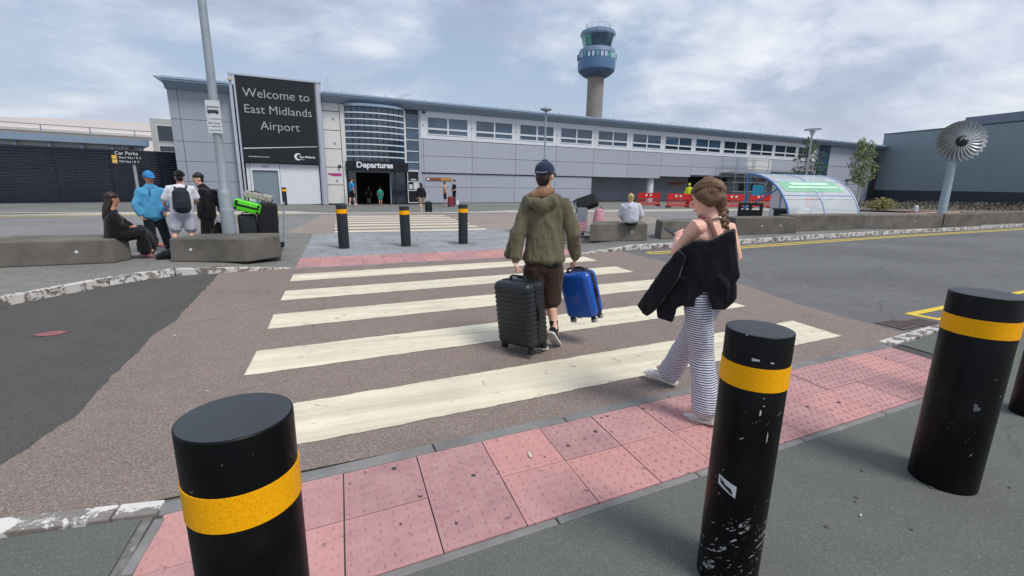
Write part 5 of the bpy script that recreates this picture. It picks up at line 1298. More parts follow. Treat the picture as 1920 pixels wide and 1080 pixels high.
    if hair:
        m = MB(); kind, hm = hair
        if kind == 'short':
            (head_solid(m, H, fr, k, .014, .03, (0, -.014 * k, .010 * k)) if not cap else None); chain(m, [H - Y * .045 * k + Z * .04 * k, H - Y * .06 * k - Z * .03 * k, H - Y * .05 * k - Z * .07 * k], [(.07 * k, .05 * k), (.066 * k, .045 * k), (.05 * k, .03 * k)], X)
        elif kind == 'long':
            head_solid(m, H, fr, k, .017, .02, (0, -.018 * k, .010 * k))
            chain(m, [H - Y * .04 * k + Z * .04 * k, H - Y * .06 * k - Z * .06 * k, H - Y * .09 * k - Z * .18 * k, H - Y * .10 * k - Z * .30 * k, H - Y * .10 * k - Z * .40 * k], [(.08 * k, .07 * k), (.085 * k, .065 * k), (.095 * k, .06 * k), (.09 * k, .05 * k), (.06 * k, .035 * k)], X)
        elif kind == 'bun':
            head_solid(m, H, fr, k, .015, .0, (0, -.016 * k, .010 * k)); ball(m, H - Y * .08 * k + Z * .08 * k, .05 * k, .05 * k, .05 * k); chain(m, [H - Y * .05 * k, H - Y * .06 * k - Z * .06 * k], [(.07 * k, .05 * k), (.05 * k, .04 * k)], X)
        fuse('hair', m, hm, o, min(vox, .012), 2, (.004, 22, 9, 2))
    if cap:
        m = MB(); cm, bd = cap
        ch = H + Z * .03 * k; rows = [(.0, .081, .104), (.035, .082, .104), (.065, .074, .094), (.09, .055, .070), (.105, .026, .032)]
        chain(m, [ch + Z * r[0] * k - Y * .004 for r in rows], [(r[1] * k + .009, r[2] * k + .009) for r in rows], X, 20)
        bv = (X * bd[0] + Y * bd[1]).normalized(); bs_ = bv.cross(Z)
        n = 9; br = [ch + bv * (.085 + .075 * sin(pi * i / (n - 1)) ** .7) * k + bs_ * .075 * k * cos(pi * i / (n - 1)) + Z * (.004 - .018 * sin(pi * i / (n - 1))) * k for i in range(n)] + [ch + bv * .05 * k - bs_ * .07 * k, ch + bv * .05 * k + bs_ * .07 * k]
        L = len(br); m.add([q + Z * .004 for q in br] + [q - Z * .005 for q in br], [tuple(range(L)), tuple(range(2 * L - 1, L - 1, -1))] + [(i, L + i, L + (i + 1) % L, (i + 1) % L) for i in range(L)])
        fuse('cap', m, cm, o, min(vox, .008), 2)
    return o, j, fr, side, fwd

def stand(x, y, z, ang, h, stride=.0, el=.06, fold=0.0):
    """upright joints for a figure at x, y facing ang (0 = +x), h tall"""
    f = V(cos(ang), sin(ang), 0); s = V(f.y, -f.x, 0); b = V(x, y, z); k = h / 1.75; u = V(0, 0, 1)
    r = {'head': b + u * 1.635 * k + f * .02, 'neck': b + u * 1.48 * k, 'pel': b + u * .95 * k}
    for n, e in (('L', -1), ('R', 1)):
        st = stride * e
        r['sh' + n] = b + s * e * .175 * k + u * 1.40 * k; r['el' + n] = b + s * e * (.215 + el) * k + u * 1.13 * k - f * (.02 + st * .35) * k
        r['wr' + n] = r['el' + n] + (f * (.06 + .22 * fold) - u * (.24 - .2 * fold) - s * e * .10 * fold) * k; r['ha' + n] = r['wr' + n] + (r['wr' + n] - r['el' + n]).normalized() * .09 * k
        r['hip' + n] = b + s * e * .09 * k + u * .90 * k; r['kn' + n] = b + s * e * .095 * k + u * .49 * k + f * (st * .5 + .02) * k
        r['an' + n] = b + s * e * .095 * k + u * .085 * k + f * st * k; r['to' + n] = r['an' + n] + f * .15 * k - u * .05 * k + s * e * .03
    return r

# ------------------------------------------------------------------ luggage
def suitcase(label, w, d, h, loc, R, mat, grooves=0, vert=0, trim=None, wheel_r=.026, group=None, handle=True, name='suitcase', ztilt=0, hand_r=None, soft=1.0):
    """hard shell case: origin at the middle of its underside, local z up the case, broad faces at +-y"""
    trim = trim or M_RUB
    o = thing(name, label, 'suitcase', loc, 0, group); o.rotation_mode = 'QUATERNION'; o.rotation_quaternion = R.to_quaternion()
    def ring(wx, dy, z, rc, n=6):
        pts = []
        for cx_, cy_, a0 in ((1, 1, 0), (-1, 1, 90), (-1, -1, 180), (1, -1, 270)):
            for i in range(n + 1):
                a = radians(a0 + 90 * i / n); pts.append(V(cx_ * (wx / 2 - rc) + rc * cos(a), cy_ * (dy / 2 - rc) + rc * sin(a), z))
        return pts
    zs = [(0, .045 * soft), (.006 * soft, .026 * soft), (.02 * soft, .010 * soft), (.045 * soft, .002), (.06 * soft, 0)]
    prof = [(z, i) for z, i in zs]
    if grooves:
        a, b = .07, h - .07
        for k in range(grooves):
            c = a + (b - a) * (k + .5) / grooves; e = (b - a) / grooves
            prof += [(c - e * .36, 0), (c - e * .24, .0), (c - e * .12, .0065), (c + e * .12, .0065), (c + e * .24, 0)]
    prof += [(h - z, i) for z, i in zs[::-1]]
    rings = [ring(w - 2 * i, d - 2 * i, z, max(.012, min(.05, d * .3) - i * .3)) for z, i in prof]
    if vert:                                             # shallow upright flutes on the broad faces
        rings = [[V(p.x, p.y - math.copysign(.004, p.y) * (sin(p.x / w * pi * vert * 2) > .3), p.z) for p in r] for r in rings]
    n = len(rings[0]); m = MB(); m.add([p for r in rings for p in r], [(i * n + k, i * n + (k + 1) % n, (i + 1) * n + (k + 1) % n, (i + 1) * n + k) for i in range(len(rings) - 1) for k in range(n)] + [tuple(range(n - 1, -1, -1)), tuple((len(rings) - 1) * n + k for k in range(n))])
    m.build('shell', mat, o, smooth=True, angle=50)
    out = []; inn = []
    for cx_, cz_, a0 in ((1, 1, 0), (-1, 1, 90), (-1, -1, 180), (1, -1, 270)):
        for i in range(7):
            a = radians(a0 + 15 * i); rc = .05
            out.append((cx_ * (w / 2 - rc) + (rc + .0035) * cos(a), h / 2 + cz_ * (h / 2 - rc) + (rc + .0035) * sin(a)))
    m = MB(); m.slab(out, 'y', -.022, .022); m.build('zip_band', trim, o, smooth=True, angle=40)
    for sx in (-1, 1):
        for sy in (-1, 1):
            x, y = sx * (w / 2 - .05), sy * (d / 2 - .045); hw = MB(); hw.lathe([(.024, .004), (.026, -.012), (.018, -.024)], 12, (x, y, 0)); c = hw.build('wheel_housing', trim, o, smooth=True)
            for e in (-1, 1):
                Mx = Matrix.Translation((x + e * .014, y + .006, -.030)) @ Matrix.Rotation(pi / 2, 4, 'Y'); wh = MB(); wh.lathe([(wheel_r, -.008), (wheel_r, .008)], 16, M=Mx); wh.build('wheel', hand_r or M_RUB, c, smooth=True)
    if handle:
        m = MB(); m.tube([(-.10, 0, h - .002), (-.095, 0, h + .030), (-.06, 0, h + .040), (.06, 0, h + .040), (.095, 0, h + .030), (.10, 0, h - .002)], [.012, .011, .012, .012, .011, .012], 10); m.build('carry_handle', trim, o, smooth=True)
        m = MB(); m.box(w / 2 - .001, w / 2 + .018, -.012, .012, h * .4, h * .62); m.build('side_handle', trim, o, bevel=.005)
        MB().box(-.09, .09, d / 2 - .055, d / 2 - .02, h - .001, h + .008).build('trolley_handle', trim, o)
    return o
def hairmat(name, col):
    m, n, l, b = newmat(name); v = n.new('ShaderNodeTexCoord').outputs['Object']
    s = tnoise(n, l, v, 1.0, 4, .65, .3, (150, 150, 14)); big = tnoise(n, l, v, 14, 3)
    c = mixc(n, l, 1.0, ramp(n, l, s, [(.3, mul(col, .5)), (.7, mul(col, 1.5))]), ramp(n, l, big, [(.3, .75), (.7, 1.2)]), 'MULTIPLY')
    l.new(c, b.inputs['Base Color']); b.inputs['Roughness'].default_value = .45; b.inputs['Specular IOR Level'].default_value = .4
    set_bump(n, l, b, s, .5, .006); return m
# ------------------------------------------------------------------ man in olive jacket with two cases
M_OLIVE = cloth('olive_cotton', '#625d49', .9, .16, 5); M_LINING = cloth('brown_fleece', '#8a6a52', .95, .12, 14, .5); M_SHORTB = cloth('dark_brown_shorts', '#382820', .9)
M_NAVYC = cloth('navy_cap', '#222c46', .85); M_BLACKC = cloth('black_cotton', '#14151a', .9, .2); M_HAIRD = hairmat('dark_hair', lin('#2a211c')); M_SOLE = pbr('white_rubber', '#c9c6bf', .7, var=.08)
def jacket_extra(m, j, side, fwd, k):
    # open left front swinging out beside the arm, and the collapsed hood
    chain(m, [j['shL'] + side * .02 + fwd * .06, j['elL'] - side * .03 + fwd * .09, j['wrL'] - side * .065 + fwd * .08 + V(0, 0, .04)], [(.04, .05), (.05, .06), (.045, .035)], side, 10)
    nk = j['neck']
    chain(m, [nk - side * .15 - V(0, 0, .055) - fwd * .03, nk - side * .10 - fwd * .09 - V(0, 0, .075), nk - side * .0 - fwd * .135 - V(0, 0, .115), nk + side * .09 - fwd * .10 - V(0, 0, .075), nk + side * .125 - fwd * .02 - V(0, 0, .03)], [(.03, .035), (.045, .045), (.06, .05), (.055, .05), (.04, .04)], V(0, 0, 1), 12)
    for s_ in 'LR':                                      # knitted cuffs
        el, wr = j['el' + s_], j['wr' + s_]; chain(m, [el.lerp(wr, .86), el.lerp(wr, 1.02)], [.042, .038], fwd, 12)
J['man']['haR'] = (2.165, 4.075, .795); J['man']['wrR'] = (2.145, 4.035, .905); J['man']['toL'] = (1.72, 4.14, .03); J['man']['anL'] = (1.775, 3.993, .092); J['man']['toR'] = (2.0, 4.04, .035)
mo, mj, mf, ms, mfw = person('man', 'man in olive hooded jacket and navy cap carrying two suitcases', (.30, .95, 0), 1.0, .0075,
    look=(.62, .78, -.02), top=dict(mat=M_OLIVE, name='jacket', hem=-.035, hemw=.205, hemd=.15, depth=.125, chest=.93, s0=.070, s1=.066, s2=.056, sleeve=1.90, extra=(jacket_extra,), folds=(.016, 9, 3.6, 1), neck=.07, collar=-.03),
    bottom=dict(mat=M_SHORTB, name='shorts', len=.98, r0=.115, r1=.112, r2=.108, waist=.165, rise=.06, folds=(.010, 9, 4, 5)), shoes=(M_BLACKC, M_SOLE), socks=M_BLACKC, hair=('short', M_HAIRD), cap=(M_NAVYC, (.25, 1)), hands=(1.5, 1.5), skin=M_SKIN)
m = MB()                                                 # fleece lining showing in the hood, black shirt tail
nk = mj['neck']
chain(m, [nk - ms * .155 - V(0, 0, .045) - mfw * .035, nk - ms * .08 - mfw * .075 - V(0, 0, .03), nk + ms * .01 - mfw * .085 + V(0, 0, .0), nk + ms * .075 - mfw * .03 + V(0, 0, .02), nk + ms * .06 + mfw * .03 + V(0, 0, .02)], [(.022, .03), (.05, .045), (.055, .05), (.04, .045), (.03, .03)], V(0, 0, 1), 12)
chain(m, [nk - V(0, 0, .03), nk + V(0, 0, .03)], [.085, .068], ms, 14)
fuse('hood_lining', m, M_LINING, mo, .008, 2, (.004, 14, 14, 4))
m = MB(); chain(m, [mj['pel'] + V(0, 0, .1), mj['pel'] - V(0, 0, .004)], [(.178, .13), (.188, .138)], ms, 18); fuse('shirt_tail', m, M_BLACKC, mo, .009, 2, (.006, 12, 4, 2))
q = MB(); X, Y, Z = mf; b_ = mo.location
for e in (-.03, .0, .03): pass
q.tube([mj['head'] + Z * .035 - Y * .112 - X * .05 - b_, mj['head'] + Z * .03 - Y * .118 - b_, mj['head'] + Z * .035 - Y * .112 + X * .05 - b_], .006, 6); q.build('cap_strap', pbr('grey_strap', '#7d8188', .5), mo)

def lean(rz, ang, vdir):                                 # yaw the case, then lean it in the plane seen from the road side
    return Matrix.Rotation(ang, 3, V(vdir)) @ Matrix.Rotation(rz, 3, 'Z')
vd = V(.37, .93, 0)
M_CASEK = pbr('black_ribbed_polycarbonate', '#1b2023', .42, var=.12, scale=6, bump=.12, bscale=300, spec=.5); M_CASEB = pbr('blue_polycarbonate', '#1551a8', .28, var=.05, scale=3, spec=.5, coat=.3); M_CASEP = pbr('black_trim', '#0f1113', .5)
suitcase('big black ribbed suitcase carried in the man\'s left hand', .45, .27, .62, (1.59, 3.965, .098), lean(-1.12 + .0, -.10, vd), M_CASEK, 11, trim=M_CASEP, wheel_r=.028)
suitcase('bright blue cabin suitcase held in the man\'s right hand', .35, .21, .47, (2.30, 4.03, .295), lean(-1.05, -.26, vd), M_CASEB, 0, 3, M_CASEP, .026, hand_r=pbr('grey_wheel', '#8f9091', .6))

# ------------------------------------------------------------------ woman in striped trousers
def stripe_mat():
    m, n, l, b = newmat('navy_white_stripes')
    v = n.new('ShaderNodeTexCoord').outputs['Object']; s = n.new('ShaderNodeSeparateXYZ'); l.new(v, s.inputs[0])
    w = tnoise(n, l, v, 7, 2); z = mth(n, l, 'ADD', s.outputs[2], mth(n, l, 'MULTIPLY', w, .02))
    f = mth(n, l, 'FRACT', mth(n, l, 'MULTIPLY', z, 1 / .0165))
    l.new(ramp(n, l, f, [(.0, lin('#dedfe6')), (.46, lin('#dedfe6')), (.54, lin('#454b68')), (.96, lin('#454b68')), (1, lin('#dedfe6'))]), b.inputs['Base Color']); b.inputs['Roughness'].default_value = .9
    return m
M_STRIPE = stripe_mat(); M_HAIRB = hairmat('brown_hair', lin('#6b513d')); M_SHOEW = pbr('white_leather', '#cfccc8', .6, var=.06); M_BLKJ = cloth('black_jacket', '#090b12', .85, .25, 6)
gj = J['girl']; gj['toL'] = (2.25, 2.42, .035); gj['anL'] = (2.289, 2.289, .092); gj['anR'] = (2.444, 2.87, .12)
go, gjn, gf, gs, gfw = person('girl', 'woman with long plait and striped trousers looking down at her phone', (-.15, .98, 0), .93, .0075,
    look=(-.55, .80, -.25), head_up=(-.1, .12, 1), bottom=dict(mat=M_STRIPE, len=1.99, r0=.108, r1=.083, r2=.098, waist=.152, rise=.13, folds=(.007, 9, 4, 8)), shoes=(M_SHOEW, M_SOLE), hands=(.9, .9), skin=M_SKINP, features=True)
X, Y, Z = gf; H = gjn['head']; gb = go.location
m = MB(); head_solid(m, H, gf, .93, .016, .005, (0, -.020, .010))
chain(m, [H - Y * .05 + Z * .05, H - Y * .075 - Z * .02, H - Y * .078 - Z * .07 + X * .01], [(.078, .06), (.07, .05), (.035, .032)], X)
for e in (-1, 1): chain(m, [H + Y * .045 + Z * .07 + X * e * .045, H + X * e * .078 + Z * .035 + Y * .01, H - Y * .05 - Z * .03 + X * e * .055], [(.02, .022), (.022, .04), (.022, .04)], X, 10)
fuse('hair', m, M_HAIRB, go, .0065, 2, (.0035, 45, 10, 2))
M_STRAND = hairmat('brown_strands', lin('#7d6049')); rs = random.Random(5)
m = MB()
for i in range(110):                                     # strands combed back to the plait
    a = rs.uniform(-1.25, 1.25); e = rs.uniform(.0, .008); pts_ = []
    for t in (0, .2, .4, .6, .8, 1):
        ph = radians(35 + 120 * t); r_ = .93
        q = H + (X * sin(a) * .0915 * (1 - .35 * t * t) + (Y * cos(ph) * .108 + Z * sin(ph) * .118 * cos(a) ** .5)) * r_ - Y * .02 + Z * .012
        pts_.append(q + (q - H).normalized() * (e + .004))
    m.tube([p - gb for p in pts_], [.0012, .0022, .0026, .0026, .0022, .0012], 5)
tag(m.build('hair_strands', M_STRAND, go, smooth=True), kind='stuff')
br0 = H - Y * .09 - Z * .075 + X * .012; br1 = V(2.305, 2.328, 1.35); br2 = V(2.325, 2.285, 1.13)
m = MB(); n = 15
for i in range(n):
    t = i / (n - 1); p = br0.lerp(br1, t * 2) if t < .5 else br1.lerp(br2, t * 2 - 1)
    d = (br2 - br0).normalized(); sx = gs * (.012 if i % 2 else -.012) * (1 - .3 * t)
    a = (d + gs * (.9 if i % 2 else -.9)).normalized(); bq = a.orthogonal().normalized()
    ball(m, p + sx - gfw * .004, .017 * (1.1 - .4 * t), .019 * (1.1 - .4 * t), .029 * (1.05 - .35 * t), bq, a.cross(bq), a, 10)
m.v = [tuple(V(q) - gb) for q in m.v]; m.build('plait', M_HAIRB, go, smooth=True)
# halter top, straps
M_TOPP = cloth('dusty_pink_top', '#a2736c', .9, .15); nk = gjn['neck']; shm = (gjn['shL'] + gjn['shR']) / 2
m = MB(); pl_ = gjn['pel']; chain(m, [pl_ + V(0, 0, .02), pl_.lerp(shm, .3), pl_.lerp(shm, .58)], [(.148, .105), (.128, .097), (.138, .108)], gs, 20); fuse('halter_top', m, M_TOPP, go, .008, 2, (.004, 12, 6, 1))
def strap(pts, r, mat, name='strap'):
    q = MB(); chain(q, pts, [(r, r * .45)] * len(pts), gs, 8); q.v = [tuple(V(p) - gb) for p in q.v]; return q.build(name, mat, go, smooth=True)
nc = nk.lerp(H, .12)
strap([nc + gs * .064 * sin(a) - gfw * (.064 * cos(a)) - V(0, 0, .035 * (1 - cos(a))) for a in (-1.9, -1.4, -.9, -.4, 0, .4, .9, 1.4, 1.9)], .009, M_SHOEW)
M_STRAPM = cloth('mauve_strap', '#7d5350', .8)
strap([gjn['shL'] + V(0, 0, .062) + gs * .05 + gfw * .03, gjn['shL'] + V(0, 0, .062) + gs * .06 - gfw * .035, shm - gs * .075 - gfw * .088 + V(0, 0, -.02), shm - gs * .055 - gfw * .112 - V(0, 0, .10), shm - gs * .04 - gfw * .115 - V(0, 0, .2)], .017, M_STRAPM, 'bag_strap')
q = MB(); q.box(-.034, .034, -.004, .004, -.068, .068, Matrix.Translation(V(gjn['haL']) + V(-.005, .035, .0)) @ Matrix.Rotation(.3, 4, 'Z') @ Matrix.Rotation(-1.1, 4, 'X')); ph = tag(q.build('phone', M_BLACK), 'dark phone held in the woman\'s left hand', 'phone')
# black jacket slung over both arms behind her back
JP = [(2.219, 2.164, 1.35), (2.171, 2.213, 1.308), (2.137, 2.246, 1.272), (2.058, 2.318, 1.265), (1.995, 2.372, 1.203), (1.938, 2.42, 1.095), (1.867, 2.475, 0.929), (1.798, 2.525, 0.783), (1.86, 2.48, 0.727), (1.91, 2.442, 0.799), (1.924, 2.431, 0.735), (1.993, 2.375, 0.723), (2.006, 2.364, 0.827), (2.092, 2.287, 0.843), (2.097, 2.283, 0.904), (2.139, 2.244, 0.962), (2.154, 2.229, 0.913), (2.17, 2.214, 0.846), (2.222, 2.162, 0.848), (2.258, 2.124, 0.924), (2.248, 2.134, 1.023), (2.26, 2.122, 1.062), (2.241, 2.141, 1.194)]
jv = V(.70, .714, 0); er = V(.714, -.70, 0)
def wrap(p):                                             # curve it round her back and over the forearm
    r = (p - V(2.12, 2.26, 0)).dot(er); return p + jv * (.55 * r * r if r > 0 else 1.05 * r * r)
jk = thing('black_jacket', 'black jacket hanging over the arms of the woman in striped trousers', 'jacket', (2.08, 2.3, .72))
def drape(name, pts, off, t, folds, vox=.0075):
    m = MB(); n = len(pts); A = [V(p) + jv * off for p in pts]; B = [V(p) + jv * (off + t) for p in pts]
    m.add(A + B, [tuple(range(n)), tuple(range(2 * n - 1, n - 1, -1))] + [(i, n + i, n + (i + 1) % n, (i + 1) % n) for i in range(n)])
    return fuse(name, m, M_BLKJ, jk, vox, 1, folds, bend=wrap)
drape('jacket_body', [JP[i] for i in (0, 1, 2, 3, 4)] + [(1.985, 2.38, 1.05), (1.99, 2.378, .93), (2.0, 2.37, .84)] + [JP[i] for i in range(13, 23)], .012, .075, (.009, 9, 3.6, 6))
drape('sleeve', [JP[4], JP[5], JP[6], JP[7], JP[8], JP[9], (1.955, 2.405, .90), (2.01, 2.36, 1.04), (2.03, 2.34, 1.17)], -.035, .06, (.008, 11, 4.5, 2))
drape('front_flap', [(1.945, 2.415, 1.0), JP[9], JP[10], JP[11], JP[12], (2.06, 2.315, .86), (2.07, 2.307, 1.05)], .005, .05, (.010, 12, 5.0, 4))
m = MB(); chain(m, [V(2.22, 2.27, 1.12), V(2.245, 2.24, 1.0), V(2.24, 2.23, .90)], [(.06, .06), (.075, .075), (.06, .05)], er, 12); fuse('sleeve', m, M_BLKJ, jk, .009, 2, (.012, 12, 6, 4))

# ------------------------------------------------------------------ group by the left block
M_AZURE = cloth('azure_fleece', '#4d95bd', .85, .10, 6); M_JEAN = cloth('dark_jeans', '#161b28', .9, .2); M_TEE = cloth('white_tshirt', '#d6d6dd', .9, .05); M_SHORTG = cloth('pale_grey_shorts', '#aeaebb', .9, .06)
M_SKINT = pbr('skin_tan', '#b98468', .5, var=.08, scale=9); M_ABAYA = cloth('black_dress', '#0d0e11', .9, .2); M_BLUECAP = cloth('blue_cap', '#2f83c2', .8)
person('blue', 'man in azure quarter-zip fleece and blue cap facing the camera', (.55, -.83, 0), 1.0, .012, look=(.62, -.78, -.05), top=dict(mat=M_AZURE, name='fleece', hem=.03, hemw=.205, hemd=.15, depth=.145, chest=.98, s0=.075, s1=.068, s2=.052, sleeve=1.95, neck=.085, collar=.02), bottom=dict(mat=M_JEAN, r0=.105, r1=.085, r2=.08), shoes=(M_BLACKC, M_SOLE), cap=(M_BLUECAP, (0, 1)), skin=M_SKINT, hair=('short', M_HAIRD), features=True, z0=.11)
q = MB(); q.box(-.010, .010, -.006, .004, -.05, .05, Matrix.Translation((-3.51, 11.19, 1.335)) @ Matrix.Rotation(.5, 4, 'Z')); fl = q.build('zip_flap', M_NAVYC, [c for c in bpy.data.objects if c.get('label', '').startswith('man in azure')][0]); fl.data.transform(Matrix.Translation(-fl.parent.location))
to_, tj, tf, ts, tfw = person('tee', 'man in white t-shirt and grey shorts with a dark backpack, back to camera', (-.2, .98, 0), 1.0, .012, look=(-.15, .98, -.25), top=dict(mat=M_TEE, name='tshirt', sleeve=.78, hem=.02, hemw=.19, hemd=.135, depth=.125, chest=.95, s0=.070, s1=.068, s2=.07, neck=.07), bottom=dict(mat=M_SHORTG, name='shorts', len=.86, r0=.115, r1=.112, r2=.11, waist=.172), shoes=(M_BLACKC, M_SOLE), cap=(M_BLACKC, (0, -1)), skin=M_SKINP, hair=('short', M_HAIRD), z0=.11)
person('hood', 'young man in black hoodie and black joggers facing left', (-.97, -.2, 0), .98, .012, look=(-.9, -.35, -.15), top=dict(mat=M_BLACKC, name='hoodie', hem=.06, hemw=.2, hemd=.17, depth=.165, chest=1.15, s0=.09, s1=.075, s2=.055, neck=.085, collar=.02), bottom=dict(mat=M_BLACKC, r0=.115, r1=.09, r2=.08, name='joggers'), shoes=(M_BLACKC, M_SOLE), hair=('short', M_HAIRD), skin=M_SKIN, features=True, z0=.11)
person('seat', 'woman in long black dress with long dark hair sitting on the block', (.85, .4, 0), .95, .012, look=(.82, .5, -.15), top=dict(mat=M_ABAYA, name='dress_top', hem=.05, hemw=.22, hemd=.18, depth=.15, chest=1.25, s0=.085, s1=.075, s2=.06, sleeve=1.85), bottom=dict(mat=M_ABAYA, name='dress_skirt', len=1.9, r0=.13, r1=.12, r2=.11, skirt=True, waist=.2), shoes=(pbr('pink_flat_shoe', '#8a5a60', .6),), hair=('long', M_HAIRD), skin=M_SKINT, z0=.11)
# backpack on his back
M_PACK = cloth('charcoal_pack', '#262a33', .75, .15, 7)
bc = tj['neck'].lerp(tj['pel'], .50) - tfw * .20; pk = thing('backpack', 'charcoal backpack on the back of the man in the white t-shirt', 'backpack', (bc.x, bc.y, 0))
m = MB(); chain(m, [bc - V(0, 0, .235), bc - V(0, 0, .18), bc, bc + V(0, 0, .15), bc + V(0, 0, .205)], [(.115, .06), (.155, .085), (.15, .085), (.135, .07), (.09, .045)], ts, 20); fuse('pack_body', m, M_PACK, pk, .01, 2, (.005, 10, 6, 2))
m = MB(); chain(m, [bc - V(0, 0, .16) - tfw * .085, bc - V(0, 0, .02) - tfw * .095], [(.11, .025), (.105, .025)], ts, 14); fuse('front_pocket', m, M_PACK, pk, .01, 2)
for e in (-1, 1):
    m = MB(); chain(m, [bc + V(0, 0, .17) + ts * e * .075 + tfw * .05, tj['neck'] + ts * e * .095 - V(0, 0, .03) - tfw * .06, tj['neck'] + ts * e * .115 - V(0, 0, .015) + tfw * .04, tj['neck'] + ts * e * .13 - V(0, 0, .2) + tfw * .14], [(.024, .012)] * 4, ts, 8); fuse('shoulder_strap', m, M_PACK, pk, .009, 1)
# grey and black bag on the far shoulder of the man in black
hc = V(-2.40, 11.60, 1.08); sbg = thing('shoulder_bag', 'black rucksack with grey flap slung behind the man in the black hoodie', 'rucksack', (hc.x, hc.y, 0))
m = MB(); chain(m, [hc + V(-.12, 0, .24), hc + V(.0, 0, .10), hc + V(.06, 0, -.05), hc + V(.03, 0, -.16)], [(.10, .10), (.14, .13), (.15, .13), (.11, .10)], V(0, 1, 0), 14); fuse('bag_body', m, M_BLACKC, sbg, .012, 2, (.008, 8, 6, 3))
m = MB(); chain(m, [hc + V(-.06, -.02, .30), hc + V(.06, -.02, .19), hc + V(.17, -.02, .09)], [(.03, .12), (.035, .12), (.025, .11)], V(0, 0, 1), 12); fuse('grey_flap', m, cloth('grey_flap', '#4a5058', .8), sbg, .012, 2)

# trolley with cases behind the block
M_ZEB = None
def zebra_bag():
    m, n, l, b = newmat('zebra_print'); v = n.new('ShaderNodeTexCoord').outputs['Object']; w = N(n, 'ShaderNodeTexWave', Scale=14.0, Distortion=7.0, Detail=2.0); l.new(v, w.inputs[0])
    l.new(ramp(n, l, w.outputs['Fac'], [(.45, lin('#c9c4b8')), (.58, lin('#4a4640'))]), b.inputs['Base Color']); b.inputs['Roughness'].default_value = .8; return m
def rotm(rz, rx=0, ry=0): return Matrix.Rotation(rz, 3, 'Z') @ Matrix.Rotation(rx, 3, 'X') @ Matrix.Rotation(ry, 3, 'Y')
tr = thing('luggage_trolley', 'steel luggage trolley loaded with suitcases beside the lamp post', 'luggage trolley', (-1.72, 11.78, .11), .1)
m = MB(); m.tube([(-.4, -.25, .14), (.45, -.25, .14)], .016, 7); m.tube([(-.4, .25, .14), (.45, .25, .14)], .016, 7); m.tube([(.45, -.25, .14), (.45, .25, .14)], .016, 7); m.tube([(-.4, -.25, .14), (-.4, .25, .14)], .016, 7); m.box(-.4, .45, -.24, .24, .15, .165); m.build('base', M_STEEL, tr)
m = MB(); m.tube([(.45, -.25, .14), (.52, -.25, 1.0), (.52, .25, 1.0), (.45, .25, .14)], .016, 7); m.build('handle', M_STEEL, tr)
for x, y in ((-.35, -.24), (-.35, .24), (.4, -.24), (.4, .24)): MB().lathe([(.06, -.015), (.06, .015)], 14, M=Matrix.Translation((x, y, .06)) @ Matrix.Rotation(pi / 2, 4, 'X')).build('wheel', M_RUB, tr)
M_CASEG = pbr('lime_polycarbonate', '#54d61e', .35, var=.04, spec=.5, coat=.2); M_CASEK2 = cloth('black_case_fabric', '#16181c', .75, .15)
M_CASED = pbr('dark_slate_shell', '#23292c', .45, var=.08)
suitcase('dark slate suitcase standing left on the loaded trolley', .36, .24, .56, (-1.93, 11.60, .30), rotm(.15), M_CASED, 0, 3, M_CASEP, group='suitcases on the loaded trolley')
suitcase('large black suitcase standing right on the loaded trolley', .40, .27, .80, (-1.55, 11.64, .30), rotm(.25, 0, .03), M_CASEK2, 0, 0, M_CASEP, group='suitcases on the loaded trolley')
suitcase('lime green suitcase lying tilted on the loaded trolley', .52, .23, .36, (-1.88, 11.40, 1.03), Matrix.Rotation(.28, 3, V(0, 1, 0)) @ rotm(.1) @ Matrix.Rotation(-pi / 2, 3, 'X'), M_CASEG, 0, 0, M_CASEP, group='suitcases on the loaded trolley', handle=False, soft=.45)
zb = thing('holdall', 'zebra print holdall on top of the trolley luggage', 'holdall', (-1.7, 11.74, 1.30))
m = MB(); m.box(-.27, .27, -.15, .15, -.065, .065, Matrix.Translation((-1.68, 11.70, 1.245)) @ Matrix.Rotation(.24, 4, 'Y')); fuse('bag_body', m, zebra_bag(), zb, .012, 3, (.012, 9, 9, 2))
m = MB(); m.tube([(-.13, -.13, .06), (.0, -.16, .05), (.14, -.13, -.01)], .010, 6); m.build('bag_handle', M_RUB, zb)
fb = thing('rucksack', 'small black rucksack on the ground at the lamp post foot', 'rucksack', (-2.47, 11.42, .11)); m = MB(); c0 = V(-2.47, 11.42, .11); chain(m, [c0 + V(0, 0, .05), c0 + V(0, 0, .3), c0 + V(.03, 0, .56)], [(.17, .11), (.17, .12), (.08, .06)], V(1, 0, 0), 14); fuse('bag_body', m, M_BLACKC, fb, .012, 2, (.006, 9, 7, 2))
MB().tube([(-.06, -.06, .55), (-.02, -.08, .66), (.08, -.06, .56)], .012, 6).build('grab_loop', M_BLACKC, fb)
fb2 = thing('floor_bag', 'flat black bag on the paving between the two left blocks', 'bag', (-3.12, 10.42, .11)); m = MB(); c0 = V(-3.12, 10.42, .11); chain(m, [c0 + V(-.17, -.04, .05), c0 + V(0, 0, .10), c0 + V(.15, .05, .13)], [(.05, .09), (.09, .13), (.08, .11)], V(0, 0, 1), 12); fuse('bag_body', m, M_BLACKC, fb2, .012, 2, (.006, 9, 7, 2))

